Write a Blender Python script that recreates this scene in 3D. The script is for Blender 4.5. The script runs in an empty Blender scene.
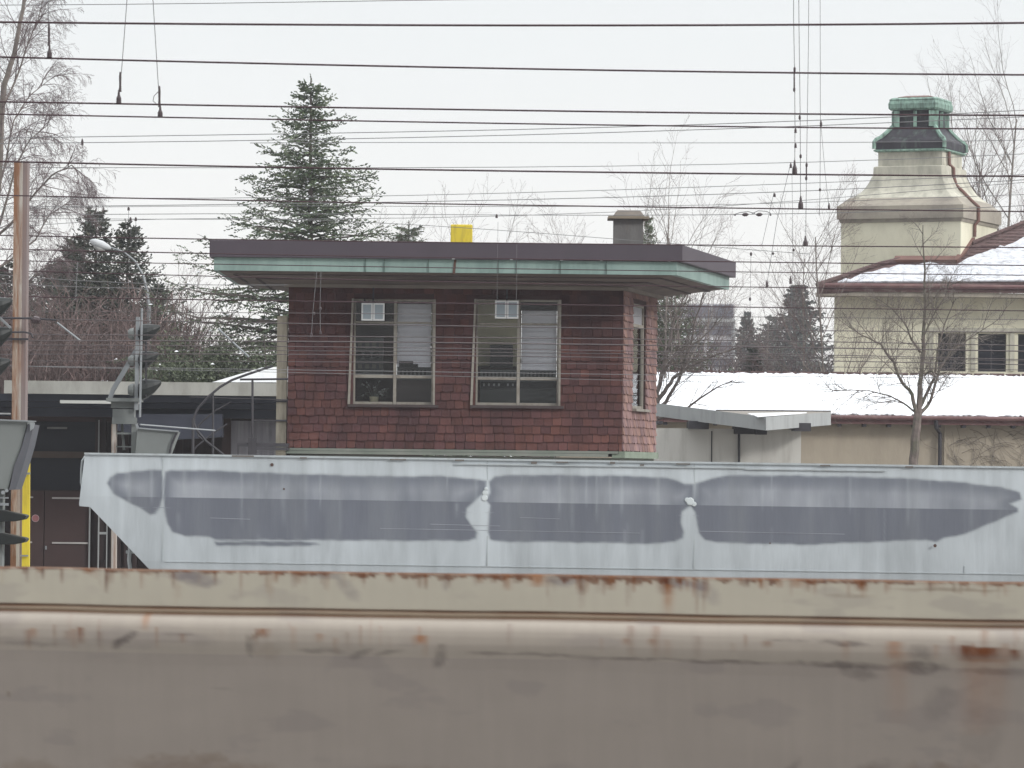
import bpy, math, random
from mathutils import Vector, Matrix

# ------------------------------------------------------------------ camera
W, H, F = 1024, 768, 4000.0
CAMZ = 3.5
HORIZON = 466.0
PITCH = math.atan((HORIZON - H / 2) / F)
ROLL = math.radians(0.60)
scene = bpy.context.scene
COL = scene.collection
cam_data = bpy.data.cameras.new('camera')
cam = bpy.data.objects.new('camera', cam_data)
COL.objects.link(cam)
cam_data.sensor_width = 36.0
cam_data.lens = 36.0 * F / W
cam_data.clip_start = 0.5
cam_data.clip_end = 4000.0
CROT = (Matrix.Rotation(math.pi / 2 + PITCH, 3, 'X') @ Matrix.Rotation(ROLL, 3, 'Z'))
cam.matrix_world = Matrix.Translation((0, 0, CAMZ)) @ CROT.to_4x4()
cam_data.dof.use_dof = True
cam_data.dof.focus_distance = 74.0
cam_data.dof.aperture_fstop = 18.0
scene.camera = cam

# ------------------------------------------------------------------ light
SUN_EL, SUN_AZ = math.radians(27), math.radians(122)     # azimuth clockwise from +Y: right and behind the camera
world = bpy.data.worlds.new('World')
scene.world = world
world.use_nodes = True
wn, wl = world.node_tree.nodes, world.node_tree.links
wn.clear()
w_out = wn.new('ShaderNodeOutputWorld')
w_mix = wn.new('ShaderNodeMixShader')
w_sky = wn.new('ShaderNodeTexSky')
w_sky.sky_type = 'NISHITA'; w_sky.sun_disc = False
w_sky.sun_elevation = SUN_EL; w_sky.sun_rotation = SUN_AZ
w_bg1 = wn.new('ShaderNodeBackground'); w_bg1.inputs[1].default_value = 0.1
w_bg2 = wn.new('ShaderNodeBackground'); w_bg2.inputs[1].default_value = 1.0
w_tc = wn.new('ShaderNodeTexCoord')
w_sep = wn.new('ShaderNodeSeparateXYZ')
w_ramp = wn.new('ShaderNodeValToRGB')
w_map = wn.new('ShaderNodeMapping'); w_map.inputs['Scale'].default_value = (1.0, 1.0, 3.0)
w_noise = wn.new('ShaderNodeTexNoise'); w_noise.inputs['Scale'].default_value = 5.0; w_noise.inputs['Detail'].default_value = 3.0
w_mul = wn.new('ShaderNodeMixRGB'); w_mul.blend_type = 'MULTIPLY'; w_mul.inputs[0].default_value = 1.0
w_nr = wn.new('ShaderNodeMapRange')
w_nr.inputs['To Min'].default_value = 0.975; w_nr.inputs['To Max'].default_value = 1.02
e = w_ramp.color_ramp.elements
e[0].position = 0.0; e[0].color = (1.05, 1.035, 1.015, 1)
e[1].position = 1.0; e[1].color = (2.9, 2.95, 3.0, 1)
for pos, c in ((0.05, (1.02, 1.015, 1.0, 1)), (0.12, (0.93, 0.955, 0.96, 1)), (0.3, (0.78, 0.80, 0.83, 1)), (0.6, (1.75, 1.8, 1.84, 1))):
    el = w_ramp.color_ramp.elements.new(pos); el.color = c
wl.new(w_tc.outputs['Generated'], w_sep.inputs[0])
wl.new(w_sep.outputs['Z'], w_ramp.inputs[0])
wl.new(w_tc.outputs['Generated'], w_map.inputs[0])
wl.new(w_map.outputs[0], w_noise.inputs['Vector'])
wl.new(w_noise.outputs[0], w_nr.inputs[0])
wl.new(w_ramp.outputs[0], w_mul.inputs[1])
wl.new(w_nr.outputs[0], w_mul.inputs[2])
w_yr = wn.new('ShaderNodeMapRange')               # sky dimmed behind the camera, added to weaken fill light on facing walls
w_yr.inputs['From Min'].default_value = -0.6; w_yr.inputs['From Max'].default_value = 0.3
w_yr.inputs['To Min'].default_value = 0.7; w_yr.inputs['To Max'].default_value = 1.0
wl.new(w_sep.outputs['Y'], w_yr.inputs[0])
w_mul2 = wn.new('ShaderNodeMixRGB'); w_mul2.blend_type = 'MULTIPLY'; w_mul2.inputs[0].default_value = 1.0
wl.new(w_mul.outputs[0], w_mul2.inputs[1]); wl.new(w_yr.outputs[0], w_mul2.inputs[2])
wl.new(w_mul2.outputs[0], w_bg2.inputs[0])
wl.new(w_sky.outputs[0], w_bg1.inputs[0])
w_mix.inputs[0].default_value = 0.93
wl.new(w_bg1.outputs[0], w_mix.inputs[1]); wl.new(w_bg2.outputs[0], w_mix.inputs[2])
wl.new(w_mix.outputs[0], w_out.inputs[0])

sun_d = bpy.data.lights.new('sun', 'SUN')
sun_d.energy = 2.2; sun_d.angle = math.radians(12); sun_d.color = (1.0, 0.975, 0.94)
sun = bpy.data.objects.new('sun', sun_d); COL.objects.link(sun)
sdir = Vector((math.sin(SUN_AZ) * math.cos(SUN_EL), math.cos(SUN_AZ) * math.cos(SUN_EL), math.sin(SUN_EL)))
sun.rotation_euler = sdir.to_track_quat('Z', 'Y').to_euler()
sun.location = (0, 0, 40)

scene.view_settings.view_transform = 'Standard'
scene.view_settings.look = 'None'
scene.view_settings.exposure = 0.0
scene.view_settings.gamma = 1.0
scene.view_settings.use_curve_mapping = False
try:
    scene.cycles.max_bounces = 6
    scene.cycles.transparent_max_bounces = 12
    scene.cycles.volume_bounces = 0
except Exception:
    pass

# ------------------------------------------------------------------ helpers
def at(px, py, Y):
    d = CROT @ Vector(((px - W / 2) / F, -(py - H / 2) / F, -1.0))
    t = Y / d.y
    return Vector((d.x * t, Y, CAMZ + d.z * t))

def atp(px, py, p0, n):
    d = CROT @ Vector(((px - W / 2) / F, -(py - H / 2) / F, -1.0))
    o = Vector((0, 0, CAMZ))
    t = (p0 - o).dot(n) / d.dot(n)
    return o + d * t

def X(px, py, Y): return at(px, py, Y).x
def Z(px, py, Y): return at(px, py, Y).z

SAT = 0.70
def lin(r, g, b):
    gr = .3 * r + .59 * g + .11 * b
    r, g, b = [gr + (c - gr) * SAT for c in (r, g, b)]
    def f(c):
        c /= 255.0
        return c / 12.92 if c <= 0.04045 else ((c + 0.055) / 1.055) ** 2.4
    return (f(r), f(g), f(b), 1.0)

class MB:
    def __init__(s): s.v = []; s.f = []; s.c = None; s.p = []
    def add(s, vs, fs, col=None):
        n = len(s.v); s.p.append((n, len(s.f))); s.v.extend([tuple(p) for p in vs]); s.f.extend([tuple(i + n for i in q) for q in fs])
        if col is not None:
            if s.c is None: s.c = []
            s.c.extend([col] * len(vs))
        return s
    def box(s, x0, y0, z0, x1, y1, z1, col=None):
        x0, x1 = min(x0, x1), max(x0, x1); y0, y1 = min(y0, y1), max(y0, y1); z0, z1 = min(z0, z1), max(z0, z1)
        return s.add([(x0,y0,z0),(x1,y0,z0),(x1,y1,z0),(x0,y1,z0),(x0,y0,z1),(x1,y0,z1),(x1,y1,z1),(x0,y1,z1)],
              [(0,1,5,4),(1,2,6,5),(2,3,7,6),(3,0,4,7),(4,5,6,7),(3,2,1,0)], col)
    def pbox(s, x0, y0, x1, y1, Y, depth, col=None):
        """box whose front face covers a pixel rectangle at distance Y"""
        ym, xm = (y0 + y1) / 2, (x0 + x1) / 2
        return s.box(X(x0, ym, Y), Y, Z(xm, y1, Y), X(x1, ym, Y), Y + depth, Z(xm, y0, Y), col)
    def prism(s, pts, dvec):
        """polygon (3D points) extruded by dvec"""
        n = len(pts); a = [Vector(p) for p in pts]; b = [p + Vector(dvec) for p in a]
        fs = [tuple(range(n)), tuple(range(2 * n - 1, n - 1, -1))]
        for i in range(n):
            j = (i + 1) % n; fs.append((j, i, i + n, j + n))
        return s.add(a + b, fs)
    def pprism(s, pts, Y, depth): return s.prism([at(x, y, Y) for x, y in pts], (0, depth, 0))
    def tube(s, pts, rad, n=6, cap=True, col=None):
        pts = [Vector(p) for p in pts]
        if not isinstance(rad, (list, tuple)): rad = [rad] * len(pts)
        vs = []; fs = []
        ref = None
        for i, p in enumerate(pts):
            d = (pts[min(i + 1, len(pts) - 1)] - pts[max(i - 1, 0)])
            if d.length < 1e-9: d = Vector((0, 0, 1))
            d.normalize()
            if ref is None:
                ref = Vector((0, 0, 1)) if abs(d.z) < 0.9 else Vector((1, 0, 0))
            u = d.cross(ref)
            if u.length < 1e-4: u = d.cross(Vector((0, 1, 0)))
            u.normalize(); w = u.cross(d); ref = w
            for k in range(n):
                a = 2 * math.pi * k / n
                vs.append(p + (u * math.cos(a) + w * math.sin(a)) * rad[i])
        for i in range(len(pts) - 1):
            for k in range(n):
                k2 = (k + 1) % n
                fs.append((i * n + k, i * n + k2, (i + 1) * n + k2, (i + 1) * n + k))
        if cap:
            fs.append(tuple(range(n - 1, -1, -1))); m = (len(pts) - 1) * n; fs.append(tuple(range(m, m + n)))
        return s.add(vs, fs, col)
    def bar(s, p, q, w, h):
        """rectangular bar p->q, width w sideways, height h"""
        p, q = Vector(p), Vector(q); d = (q - p).normalized()
        up = Vector((0, 0, 1)) if abs(d.z) < 0.95 else Vector((0, 1, 0))
        u = d.cross(up).normalized() * (w / 2); v = u.cross(d).normalized() * (h / 2)
        vs = [p - u - v, p + u - v, p + u + v, p - u + v, q - u - v, q + u - v, q + u + v, q - u + v]
        return s.add(vs, [(0,1,2,3),(7,6,5,4),(0,4,5,1),(1,5,6,2),(2,6,7,3),(3,7,4,0)])
    def lathe(s, c, axis, prof, n=12):
        """prof: list of (distance along axis, radius)"""
        c = Vector(c); a = Vector(axis).normalized()
        s.tube([c + a * t for t, r in prof], [max(r, 1e-4) for t, r in prof], n)
        return s
    def loft(s, rings, cap=True):
        n = len(rings[0]); vs = [p for r in rings for p in r]; fs = []
        for i in range(len(rings) - 1):
            for k in range(n):
                k2 = (k + 1) % n
                fs.append((i * n + k, i * n + k2, (i + 1) * n + k2, (i + 1) * n + k))
        if cap:
            fs.append(tuple(range(n - 1, -1, -1))); m = (len(rings) - 1) * n; fs.append(tuple(range(m, m + n)))
        return s.add(vs, fs)
    def each(s, name, mat, root, **kw):
        """every added piece becomes a part of its own"""
        out = []
        for i, (v0, f0) in enumerate(s.p):
            v1, f1 = s.p[i + 1] if i + 1 < len(s.p) else (len(s.v), len(s.f))
            q = MB(); q.v = s.v[v0:v1]; q.f = [tuple(k - v0 for k in f) for f in s.f[f0:f1]]; out.append(q.build(name, mat, root, **kw))
        return out
    def build(s, name, mat, root=None, label=None, smooth=False, fix=True, bevel=0.0):
        L = Vector((0, 0, 0))
        p = root
        while p is not None: L = L + p.location; p = p.parent
        own = Vector((0, 0, 0))
        if root is None and s.v:
            xs = [v[0] for v in s.v]; ys = [v[1] for v in s.v]; zs = [v[2] for v in s.v]
            own = Vector(((min(xs) + max(xs)) / 2, (min(ys) + max(ys)) / 2, min(zs)))
        off = L + own
        me = bpy.data.meshes.new(name)
        me.from_pydata([(v[0] - off.x, v[1] - off.y, v[2] - off.z) for v in s.v], [], s.f)
        if s.c is not None:
            at_ = me.color_attributes.new('tint', 'FLOAT_COLOR', 'POINT')
            flat = []
            for c in s.c: flat.extend((c[0], c[1], c[2], 1.0))
            at_.data.foreach_set('color', flat)
        if fix and len(s.f) < 60000:
            import bmesh
            bm = bmesh.new(); bm.from_mesh(me); bmesh.ops.recalc_face_normals(bm, faces=bm.faces); bm.to_mesh(me); bm.free()
        if smooth:
            for q in me.polygons: q.use_smooth = True
        me.materials.append(mat)
        o = bpy.data.objects.new(name, me); COL.objects.link(o)
        if root is not None: o.parent = root
        else: o.location = own
        if label: o['label'] = label
        if bevel:
            b = o.modifiers.new('bevel', 'BEVEL'); b.width = bevel; b.segments = 2; b.limit_method = 'ANGLE'
        return o

def thing(name, label, cat, loc=(0, 0, 0), group=None):
    o = bpy.data.objects.new(name, None); COL.objects.link(o)
    o.location = loc; o.empty_display_size = 0.3
    o['label'] = label; o['category'] = cat
    if group: o['group'] = group
    return o
def tag(o, label, cat, group=None, kind=None):
    o['label'] = label; o['category'] = cat
    if group: o['group'] = group
    if kind: o['kind'] = kind
    return o
def struct(o): o['kind'] = 'structure'; return o

# ------------------------------------------------------------------ materials
MC = {}
def mat(name, base, rough=0.85, var=0.18, scale=2.0, bump=0.0, bscale=None, dirt=None, dirt_amt=0.0, dscale=1.0,
        stretch=(1, 1, 1), metallic=0.0, tint=False, spec=0.3, thresh=0.5, translucent=0.0):
    """base noise-varied paint with an optional second 'dirt' colour mixed through a stretched noise"""
    if name in MC: return MC[name]
    m = bpy.data.materials.new(name); m.use_nodes = True
    n, l = m.node_tree.nodes, m.node_tree.links
    bs = n['Principled BSDF']
    bs.inputs['Roughness'].default_value = rough; bs.inputs['Metallic'].default_value = metallic
    bs.inputs['Specular IOR Level'].default_value = spec
    tc = n.new('ShaderNodeTexCoord'); mp = n.new('ShaderNodeMapping'); mp.inputs['Scale'].default_value = stretch
    l.new(tc.outputs['Object'], mp.inputs[0])
    nz = n.new('ShaderNodeTexNoise'); nz.inputs['Scale'].default_value = scale; nz.inputs['Detail'].default_value = 6
    l.new(mp.outputs[0], nz.inputs['Vector'])
    r = n.new('ShaderNodeValToRGB')
    r.color_ramp.elements[0].position = 0.3; r.color_ramp.elements[1].position = 0.7
    r.color_ramp.elements[0].color = tuple(c * (1 - var) for c in base[:3]) + (1,)
    r.color_ramp.elements[1].color = tuple(min(1, c * (1 + var)) for c in base[:3]) + (1,)
    l.new(nz.outputs[0], r.inputs[0])
    last = r.outputs[0]
    if tint:
        a = n.new('ShaderNodeAttribute'); a.attribute_name = 'tint'
        mx = n.new('ShaderNodeMixRGB'); mx.blend_type = 'MULTIPLY'; mx.inputs[0].default_value = 1
        l.new(last, mx.inputs[1]); l.new(a.outputs['Color'], mx.inputs[2]); last = mx.outputs[0]
    if dirt is not None:
        nd = n.new('ShaderNodeTexNoise'); nd.inputs['Scale'].default_value = dscale; nd.inputs['Detail'].default_value = 8
        nd.inputs['Roughness'].default_value = 0.65
        l.new(mp.outputs[0], nd.inputs['Vector'])
        rr = n.new('ShaderNodeMapRange'); rr.inputs['From Min'].default_value = thresh - 0.08; rr.inputs['From Max'].default_value = thresh + 0.15
        rr.inputs['To Max'].default_value = dirt_amt
        l.new(nd.outputs[0], rr.inputs[0])
        mx = n.new('ShaderNodeMixRGB'); mx.inputs[2].default_value = dirt
        l.new(rr.outputs[0], mx.inputs[0]); l.new(last, mx.inputs[1]); last = mx.outputs[0]
    l.new(last, bs.inputs['Base Color'])
    if bump:
        nb = n.new('ShaderNodeTexNoise'); nb.inputs['Scale'].default_value = bscale or scale * 6; nb.inputs['Detail'].default_value = 5
        l.new(mp.outputs[0], nb.inputs['Vector'])
        b = n.new('ShaderNodeBump'); b.inputs['Strength'].default_value = bump; b.inputs['Distance'].default_value = 0.05
        l.new(nb.outputs[0], b.inputs['Height']); l.new(b.outputs[0], bs.inputs['Normal'])
    if translucent:
        out = n['Material Output']; tr = n.new('ShaderNodeBsdfTranslucent'); tr.inputs[0].default_value = base
        ms = n.new('ShaderNodeMixShader'); ms.inputs[0].default_value = translucent
        l.new(bs.outputs[0], ms.inputs[1]); l.new(tr.outputs[0], ms.inputs[2]); l.new(ms.outputs[0], out.inputs[0])
    MC[name] = m
    return m

def glass_mat():
    m = bpy.data.materials.new('window_glass'); m.use_nodes = True
    n, l = m.node_tree.nodes, m.node_tree.links; n.clear()
    o = n.new('ShaderNodeOutputMaterial'); t = n.new('ShaderNodeBsdfTransparent'); t.inputs[0].default_value = (0.92, 0.93, 0.93, 1)
    g = n.new('ShaderNodeBsdfGlossy'); g.inputs['Roughness'].default_value = 0.03
    fr = n.new('ShaderNodeFresnel'); fr.inputs['IOR'].default_value = 1.35
    mx = n.new('ShaderNodeMixShader')
    l.new(fr.outputs[0], mx.inputs[0]); l.new(t.outputs[0], mx.inputs[1]); l.new(g.outputs[0], mx.inputs[2]); l.new(mx.outputs[0], o.inputs[0])
    return m
GLASS = glass_mat()
def darkglass():
    m = bpy.data.materials.new('dark_window_glass'); m.use_nodes = True
    b = m.node_tree.nodes['Principled BSDF']; b.inputs['Base Color'].default_value = (0.012, 0.013, 0.02, 1); b.inputs['Roughness'].default_value = 0.3; b.inputs['Specular IOR Level'].default_value = 0.2
    return m
DGLASS = darkglass()

def rust_paint(name, base, ztop, run, amt, edge_w=0.012, scale=9.0, patches=0.12, grime=(0.12, 0.09, 0.09, 1), stain=0.2):
    """paint with rust eating in from the upper edge at local height ztop and running down"""
    m = bpy.data.materials.new(name); m.use_nodes = True
    n, l = m.node_tree.nodes, m.node_tree.links; bs = n['Principled BSDF']
    bs.inputs['Roughness'].default_value = 0.55; bs.inputs['Specular IOR Level'].default_value = 0.35
    tc = n.new('ShaderNodeTexCoord')
    def noise(sc, st, det=6, w=0.0):
        mp = n.new('ShaderNodeMapping'); mp.inputs['Scale'].default_value = st; mp.inputs['Location'].default_value = (w, w * 2, w)
        l.new(tc.outputs['Object'], mp.inputs[0])
        t = n.new('ShaderNodeTexNoise'); t.inputs['Scale'].default_value = sc; t.inputs['Detail'].default_value = det
        l.new(mp.outputs[0], t.inputs['Vector']); return t.outputs[0]
    def math_(op, a, b, clamp=False):
        q = n.new('ShaderNodeMath'); q.operation = op; q.use_clamp = clamp
        for i, v in enumerate((a, b)):
            if isinstance(v, (int, float)): q.inputs[i].default_value = v
            else: l.new(v, q.inputs[i])
        return q.outputs[0]
    def mr(v, a, b, c, d):
        q = n.new('ShaderNodeMapRange'); l.new(v, q.inputs[0])
        for i, k in enumerate((a, b, c, d)): q.inputs[i + 1].default_value = k
        return q.outputs[0]
    def mix(fac, a, col):
        q = n.new('ShaderNodeMixRGB'); l.new(fac, q.inputs[0]); l.new(a, q.inputs[1]); q.inputs[2].default_value = col; return q.outputs[0]
    r = n.new('ShaderNodeValToRGB'); r.color_ramp.elements[0].position = 0.3; r.color_ramp.elements[1].position = 0.75
    r.color_ramp.elements[0].color = tuple(c * 0.86 for c in base[:3]) + (1,); r.color_ramp.elements[1].color = tuple(c * 1.1 for c in base[:3]) + (1,)
    l.new(noise(2.2, (1, 1, 2.5)), r.inputs[0]); last = r.outputs[0]
    # soft grime clouds and streaks
    g = mr(noise(3.0, (1.3, 1, 3.0), 5, 3.3), 0.55, 0.75, 0.0, 0.45); last = mix(g, last, grime)
    fine = mr(noise(22, (1.0, 1, 0.25), 6, 5.1), 0.5, 0.8, 0.0, 0.35); last = mix(fine, last, tuple(c * 0.6 for c in base[:3]) + (1,))
    sep = n.new('ShaderNodeSeparateXYZ'); l.new(tc.outputs['Object'], sep.inputs[0])
    depth = math_('SUBTRACT', ztop, sep.outputs['Z'])                       # distance below the edge
    big = noise(1.3, (1, 0, 0), 3, 1.7)
    runn = noise(scale, (1.0, 0.0, 0.04), 5, 9.2)
    runn2 = math_('ADD', math_('MULTIPLY', runn, 0.65), math_('MULTIPLY', big, 0.55))
    lim = mr(runn2, 0.56, 0.86, edge_w, run)                                # how far the rust runs here
    fac = mr(math_('DIVIDE', depth, lim), 0.3, 1.1, 1.0, 0.0)
    fac = math_('MULTIPLY', fac, amt)
    wob = mr(noise(40, (1, 1, 0.6), 4, 2.2), 0.3, 0.6, 0.35, 1.0)
    fac = math_('MULTIPLY', fac, wob, True)
    halo = mr(math_('DIVIDE', depth, lim), 0.5, 2.4, 0.3, 0.0)
    halo = math_('MULTIPLY', halo, mr(big, 0.45, 0.7, 0.2, 1.0), True)
    last = mix(halo, last, (0.26, 0.12, 0.045, 1))
    rr = n.new('ShaderNodeValToRGB'); rr.color_ramp.elements[0].color = (0.07, 0.022, 0.014, 1); rr.color_ramp.elements[1].color = (0.21, 0.075, 0.032, 1)
    rr.color_ramp.elements[0].position = 0.35; rr.color_ramp.elements[1].position = 0.65
    l.new(noise(30, (1, 1, 1), 4), rr.inputs[0])
    q = n.new('ShaderNodeMixRGB'); l.new(fac, q.inputs[0]); l.new(last, q.inputs[1]); l.new(rr.outputs[0], q.inputs[2]); last = q.outputs[0]
    sp = mr(noise(5.0, (1, 1, 1.6), 8, 7.7), 0.68 - patches * 0.2, 0.74, 0.0, 0.85)
    bst = mr(noise(0.9, (1, 1, 2.2), 4, 13.1), 0.55, 0.7, 0.0, stain); last = mix(bst, last, (0.16, 0.10, 0.06, 1))
    q = n.new('ShaderNodeMixRGB'); l.new(sp, q.inputs[0]); l.new(last, q.inputs[1]); l.new(rr.outputs[0], q.inputs[2]); last = q.outputs[0]
    l.new(last, bs.inputs['Base Color'])
    b = n.new('ShaderNodeBump'); b.inputs['Strength'].default_value = 0.25; b.inputs['Distance'].default_value = 0.01
    l.new(noise(14, (1, 1, 1), 5, 4), b.inputs['Height']); l.new(b.outputs[0], bs.inputs['Normal'])
    return m

M_SNOW = mat('snow', (0.9, 0.92, 0.95, 1), 0.6, 0.03, 1.5, 0.5, 4, spec=0.2)
M_SNOWD = mat('specked_old_snow', (0.60, 0.62, 0.66, 1), 0.7, 0.04, 1.5, 0.5, 4, spec=0.2, dirt=lin(120, 116, 118), dirt_amt=0.8, dscale=5.0, thresh=0.56, stretch=(1, 1.2, 2.5))
M_CREAM = mat('cream_render', lin(214, 209, 180), 0.9, 0.05, 0.6, 0.1, 20, dirt=lin(150, 140, 110), dirt_amt=0.35, dscale=0.8, thresh=0.58, stretch=(1, 1, 0.5))
M_STONE = mat('weathered_stone', lin(190, 186, 166), 0.9, 0.1, 1.5, 0.15, 14, dirt=lin(110, 108, 96), dirt_amt=0.6, dscale=1.2, thresh=0.5, stretch=(1.5, 1.5, 0.5))
M_STONEDK = mat('grey_cornice_stone', lin(166, 156, 138), 0.9, 0.12, 2.0, 0.15, 14, dirt=lin(90, 82, 82), dirt_amt=0.6, dscale=1.0)
M_COPPER = mat('green_copper', lin(124, 164, 146), 0.65, 0.28, 4.5, 0.1, dirt=lin(58, 70, 66), dirt_amt=0.85, dscale=4.6, thresh=0.53, stretch=(1.6, 1.6, 0.4))
M_COPPERDK = mat('tarnished_copper_roof', lin(54, 50, 60), 0.6, 0.35, 2.0, 0.1, dirt=lin(96, 124, 106), dirt_amt=0.7, dscale=2.6, thresh=0.60, stretch=(1.6, 1.6, 0.5))
M_RUSTPIPE = mat('brown_painted_pipe', lin(122, 82, 72), 0.6, 0.12, 3)
M_TILE = mat('brown_roof_tiles', lin(98, 72, 70), 0.85, 0.45, 5, 0.8, 10, stretch=(1, 1, 4))
M_GUTTER = mat('maroon_gutter', lin(112, 72, 72), 0.6, 0.12, 1.5, dirt=lin(150, 120, 110), dirt_amt=0.4, dscale=2, thresh=0.58)
M_BEIGEWALL = mat('beige_plaster', lin(168, 154, 132), 0.92, 0.06, 0.8, 0.1, 20, dirt=lin(128, 116, 100), dirt_amt=0.5, dscale=0.7, thresh=0.52, stretch=(1, 1, 0.35))
M_SHEDWALL = mat('pale_grey_boards', lin(198, 196, 188), 0.9, 0.05, 1.0, 0.08, 20, dirt=lin(120, 112, 98), dirt_amt=0.5, dscale=1.2, thresh=0.58, stretch=(2, 1, 0.3))
M_GREYMETAL = mat('pale_grey_fascia', lin(158, 162, 162), 0.6, 0.05, 1.5, dirt=lin(120, 122, 122), dirt_amt=0.5, dscale=3, thresh=0.55, stretch=(3, 1, 0.3))
M_DARKSTEEL = mat('dark_steel', lin(62, 60, 66), 0.6, 0.15, 3)
M_WIRE = mat('overhead_wire_metal', lin(64, 34, 42), 0.55, 0.1, 5, spec=0.4)
M_WIRETHIN = mat('grey_strand_wire', lin(112, 112, 114), 0.5, 0.1, 5, spec=0.4)
M_INSUL = mat('brown_insulator', lin(66, 50, 54), 0.35, 0.1, 10, spec=0.5)
M_BARK = mat('grey_brown_bark', lin(92, 82, 78), 0.95, 0.25, 6, 0.4, 20)
M_BARKLT = mat('pale_bark', lin(118, 108, 100), 0.95, 0.3, 5, 0.4, 20)
M_TWIG = mat('reddish_twig', lin(104, 82, 80), 0.95, 0.2, 1.0)
M_NEEDLE = mat('dark_spruce_needles', lin(96, 112, 84), 0.8, 0.3, 0.8, tint=True)
M_NEEDLEDK = mat('dull_pine_needles', lin(88, 92, 84), 0.85, 0.3, 0.6, tint=True)
M_GREEN = mat('evergreen_shrub_leaves', lin(84, 94, 74), 0.85, 0.3, 0.6, tint=True)
M_RUSTPOST = mat('rusty_painted_steel', lin(172, 166, 156), 0.7, 0.1, 4, 0.2, dirt=lin(140, 88, 60), dirt_amt=0.85, dscale=3.2, thresh=0.5, stretch=(5, 5, 0.45))
M_RUSTFLANGE = mat('rusty_steel_flange', lin(140, 92, 62), 0.8, 0.25, 4, 0.2, dirt=lin(180, 172, 158), dirt_amt=0.8, dscale=4.2, thresh=0.52, stretch=(5, 5, 0.5))
M_FLANGEGREY = mat('dull_mauve_flange', lin(128, 112, 110), 0.7, 0.12, 4, 0.1, dirt=lin(136, 92, 72), dirt_amt=0.6, dscale=3, thresh=0.56, stretch=(4, 4, 0.4))
M_GALV = mat('galvanised_steel', lin(132, 138, 142), 0.5, 0.1, 5, spec=0.5)
M_HOOD = mat('dark_signal_hood', lin(36, 40, 40), 0.5, 0.12, 4)
M_SIGBACK = mat('grey_signal_casing', lin(118, 124, 122), 0.6, 0.07, 2, dirt=lin(92, 96, 96), dirt_amt=0.4, dscale=2)
M_YELLOW = mat('yellow_paint', lin(226, 196, 10), 0.6, 0.06, 3, dirt=lin(150, 120, 40), dirt_amt=0.6, dscale=4, thresh=0.55, stretch=(3, 3, 0.5))
HAZE = 0.0004
import numpy as np
R = random.Random(7)
# ------------------------------------------------------------------ ground
g = MB(); g.add([(-900, -30, 0), (900, -30, 0), (900, 1500, 0), (-900, 1500, 0)], [(0, 1, 2, 3)])
M_GROUND = mat('ballast_and_winter_grass', lin(112, 102, 92), 0.95, 0.3, 0.8, 0.5, 6, dirt=(0.8, 0.82, 0.85, 1), dirt_amt=0.85, dscale=0.12, thresh=0.56)
struct(g.build('ground', M_GROUND))

# ------------------------------------------------------------------ low building with the long snowy roof (right)
YL = 100.0
lb = thing('low_building', 'long low beige building with a snowy roof and maroon gutter, right of the signal box', 'building', (X(900, 440, YL), YL, 0))
xl0, xl1 = X(560, 440, YL), X(1240, 440, YL)
ze = Z(850, 416, YL)
MB().box(xl0, YL, 0, xl1, YL + 9, ze - 0.02).build('wall', M_BEIGEWALL, lb)
yr, zr = YL + 5.2, Z(850, 373.5, YL + 5.2)
roof = MB().prism([(xl0, YL - .35, ze), (xl0, yr, zr - .06), (xl0, YL + 10.6, ze - .1), (xl0, YL + 10.6, ze - .24), (xl0, YL - .35, ze - .12)], (xl1 - xl0, 0, 0))
rf = roof.build('roof', M_TILE, lb)
# snow blanket with a bumpy far edge and soft lower edge
def snow_sheet(fn, nu, nv, thick, seed, edge=0.05):
    rr = random.Random(seed); m = MB(); top = []; bot = []
    for j in range(nv + 1):
        for i in range(nu + 1):
            p, nrm, vdir = fn(i / nu, j / nv)
            h = thick * (0.75 + 0.5 * rr.random()) if 0 < j < nv else thick * (0.25 + 0.5 * rr.random())
            if j == nv or j == 0: p = p + vdir * (edge * (rr.random() - .5) * 2)
            top.append(p + nrm * h); bot.append(p + nrm * 0.004)
    n = len(top); w = nu + 1; fs = []
    for j in range(nv):
        for i in range(nu):
            a = j * w + i; fs.append((a, a + 1, a + w + 1, a + w)); fs.append((n + a + w, n + a + w + 1, n + a + 1, n + a))
    for i in range(nu):
        fs.append((i, n + i, n + i + 1, i + 1)); a = nv * w + i; fs.append((a + 1, n + a + 1, n + a, a))
    for j in range(nv):
        a = j * w; fs.append((a + w, n + a + w, n + a, a)); a = j * w + nu; fs.append((a, n + a, n + a + w, a + w))
    m.add(top + bot, fs); return m
s0 = Vector((xl0, YL - .3, ze + .01)); s1 = Vector((xl0, yr, zr - .05)); sv = (s1 - s0); vd = sv.normalized(); nr = Vector((0, -vd.z, vd.y))
snow_sheet(lambda u, v: (s0 + sv * v + Vector(((xl1 - xl0) * u, 0, 0)), nr, vd), 240, 10, .09, 3, .10).build('roof_snow', M_SNOW, rf, smooth=True)
MB().tube([(xl0, YL - .42, ze - .04), (xl1, YL - .42, ze - .04 )], .055, 8).build('gutter', M_GUTTER, lb)
MB().box(xl0, YL - .36, ze - .2, xl1, YL - .32, ze - .05).build('fascia_board', M_GUTTER, lb)
rt = MB()
k = 0
x = xl0 + .1
while x < xl1: rt.box(x, YL - .31, ze - .27, x + .09, YL + .0, ze - .15); x += .62
rt.each('rafter_end', M_DARKSTEEL, lb)
dp = X(938, 440, YL) ; dz = Z(938, 440, YL)
MB().tube([(dp - .1, YL - .42, ze - .08), (dp - .08, YL - .36, ze - .28), (dp + .04, YL - .1, ze - .42), (dp + .04, YL - .1, 0.1)], .05, 8).build('downpipe', M_DARKSTEEL, lb)
MB().pbox(944, 421, 946.5, 490, YL - .03, .03).build('wall_joint', M_BEIGEWALL, lb)
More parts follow.
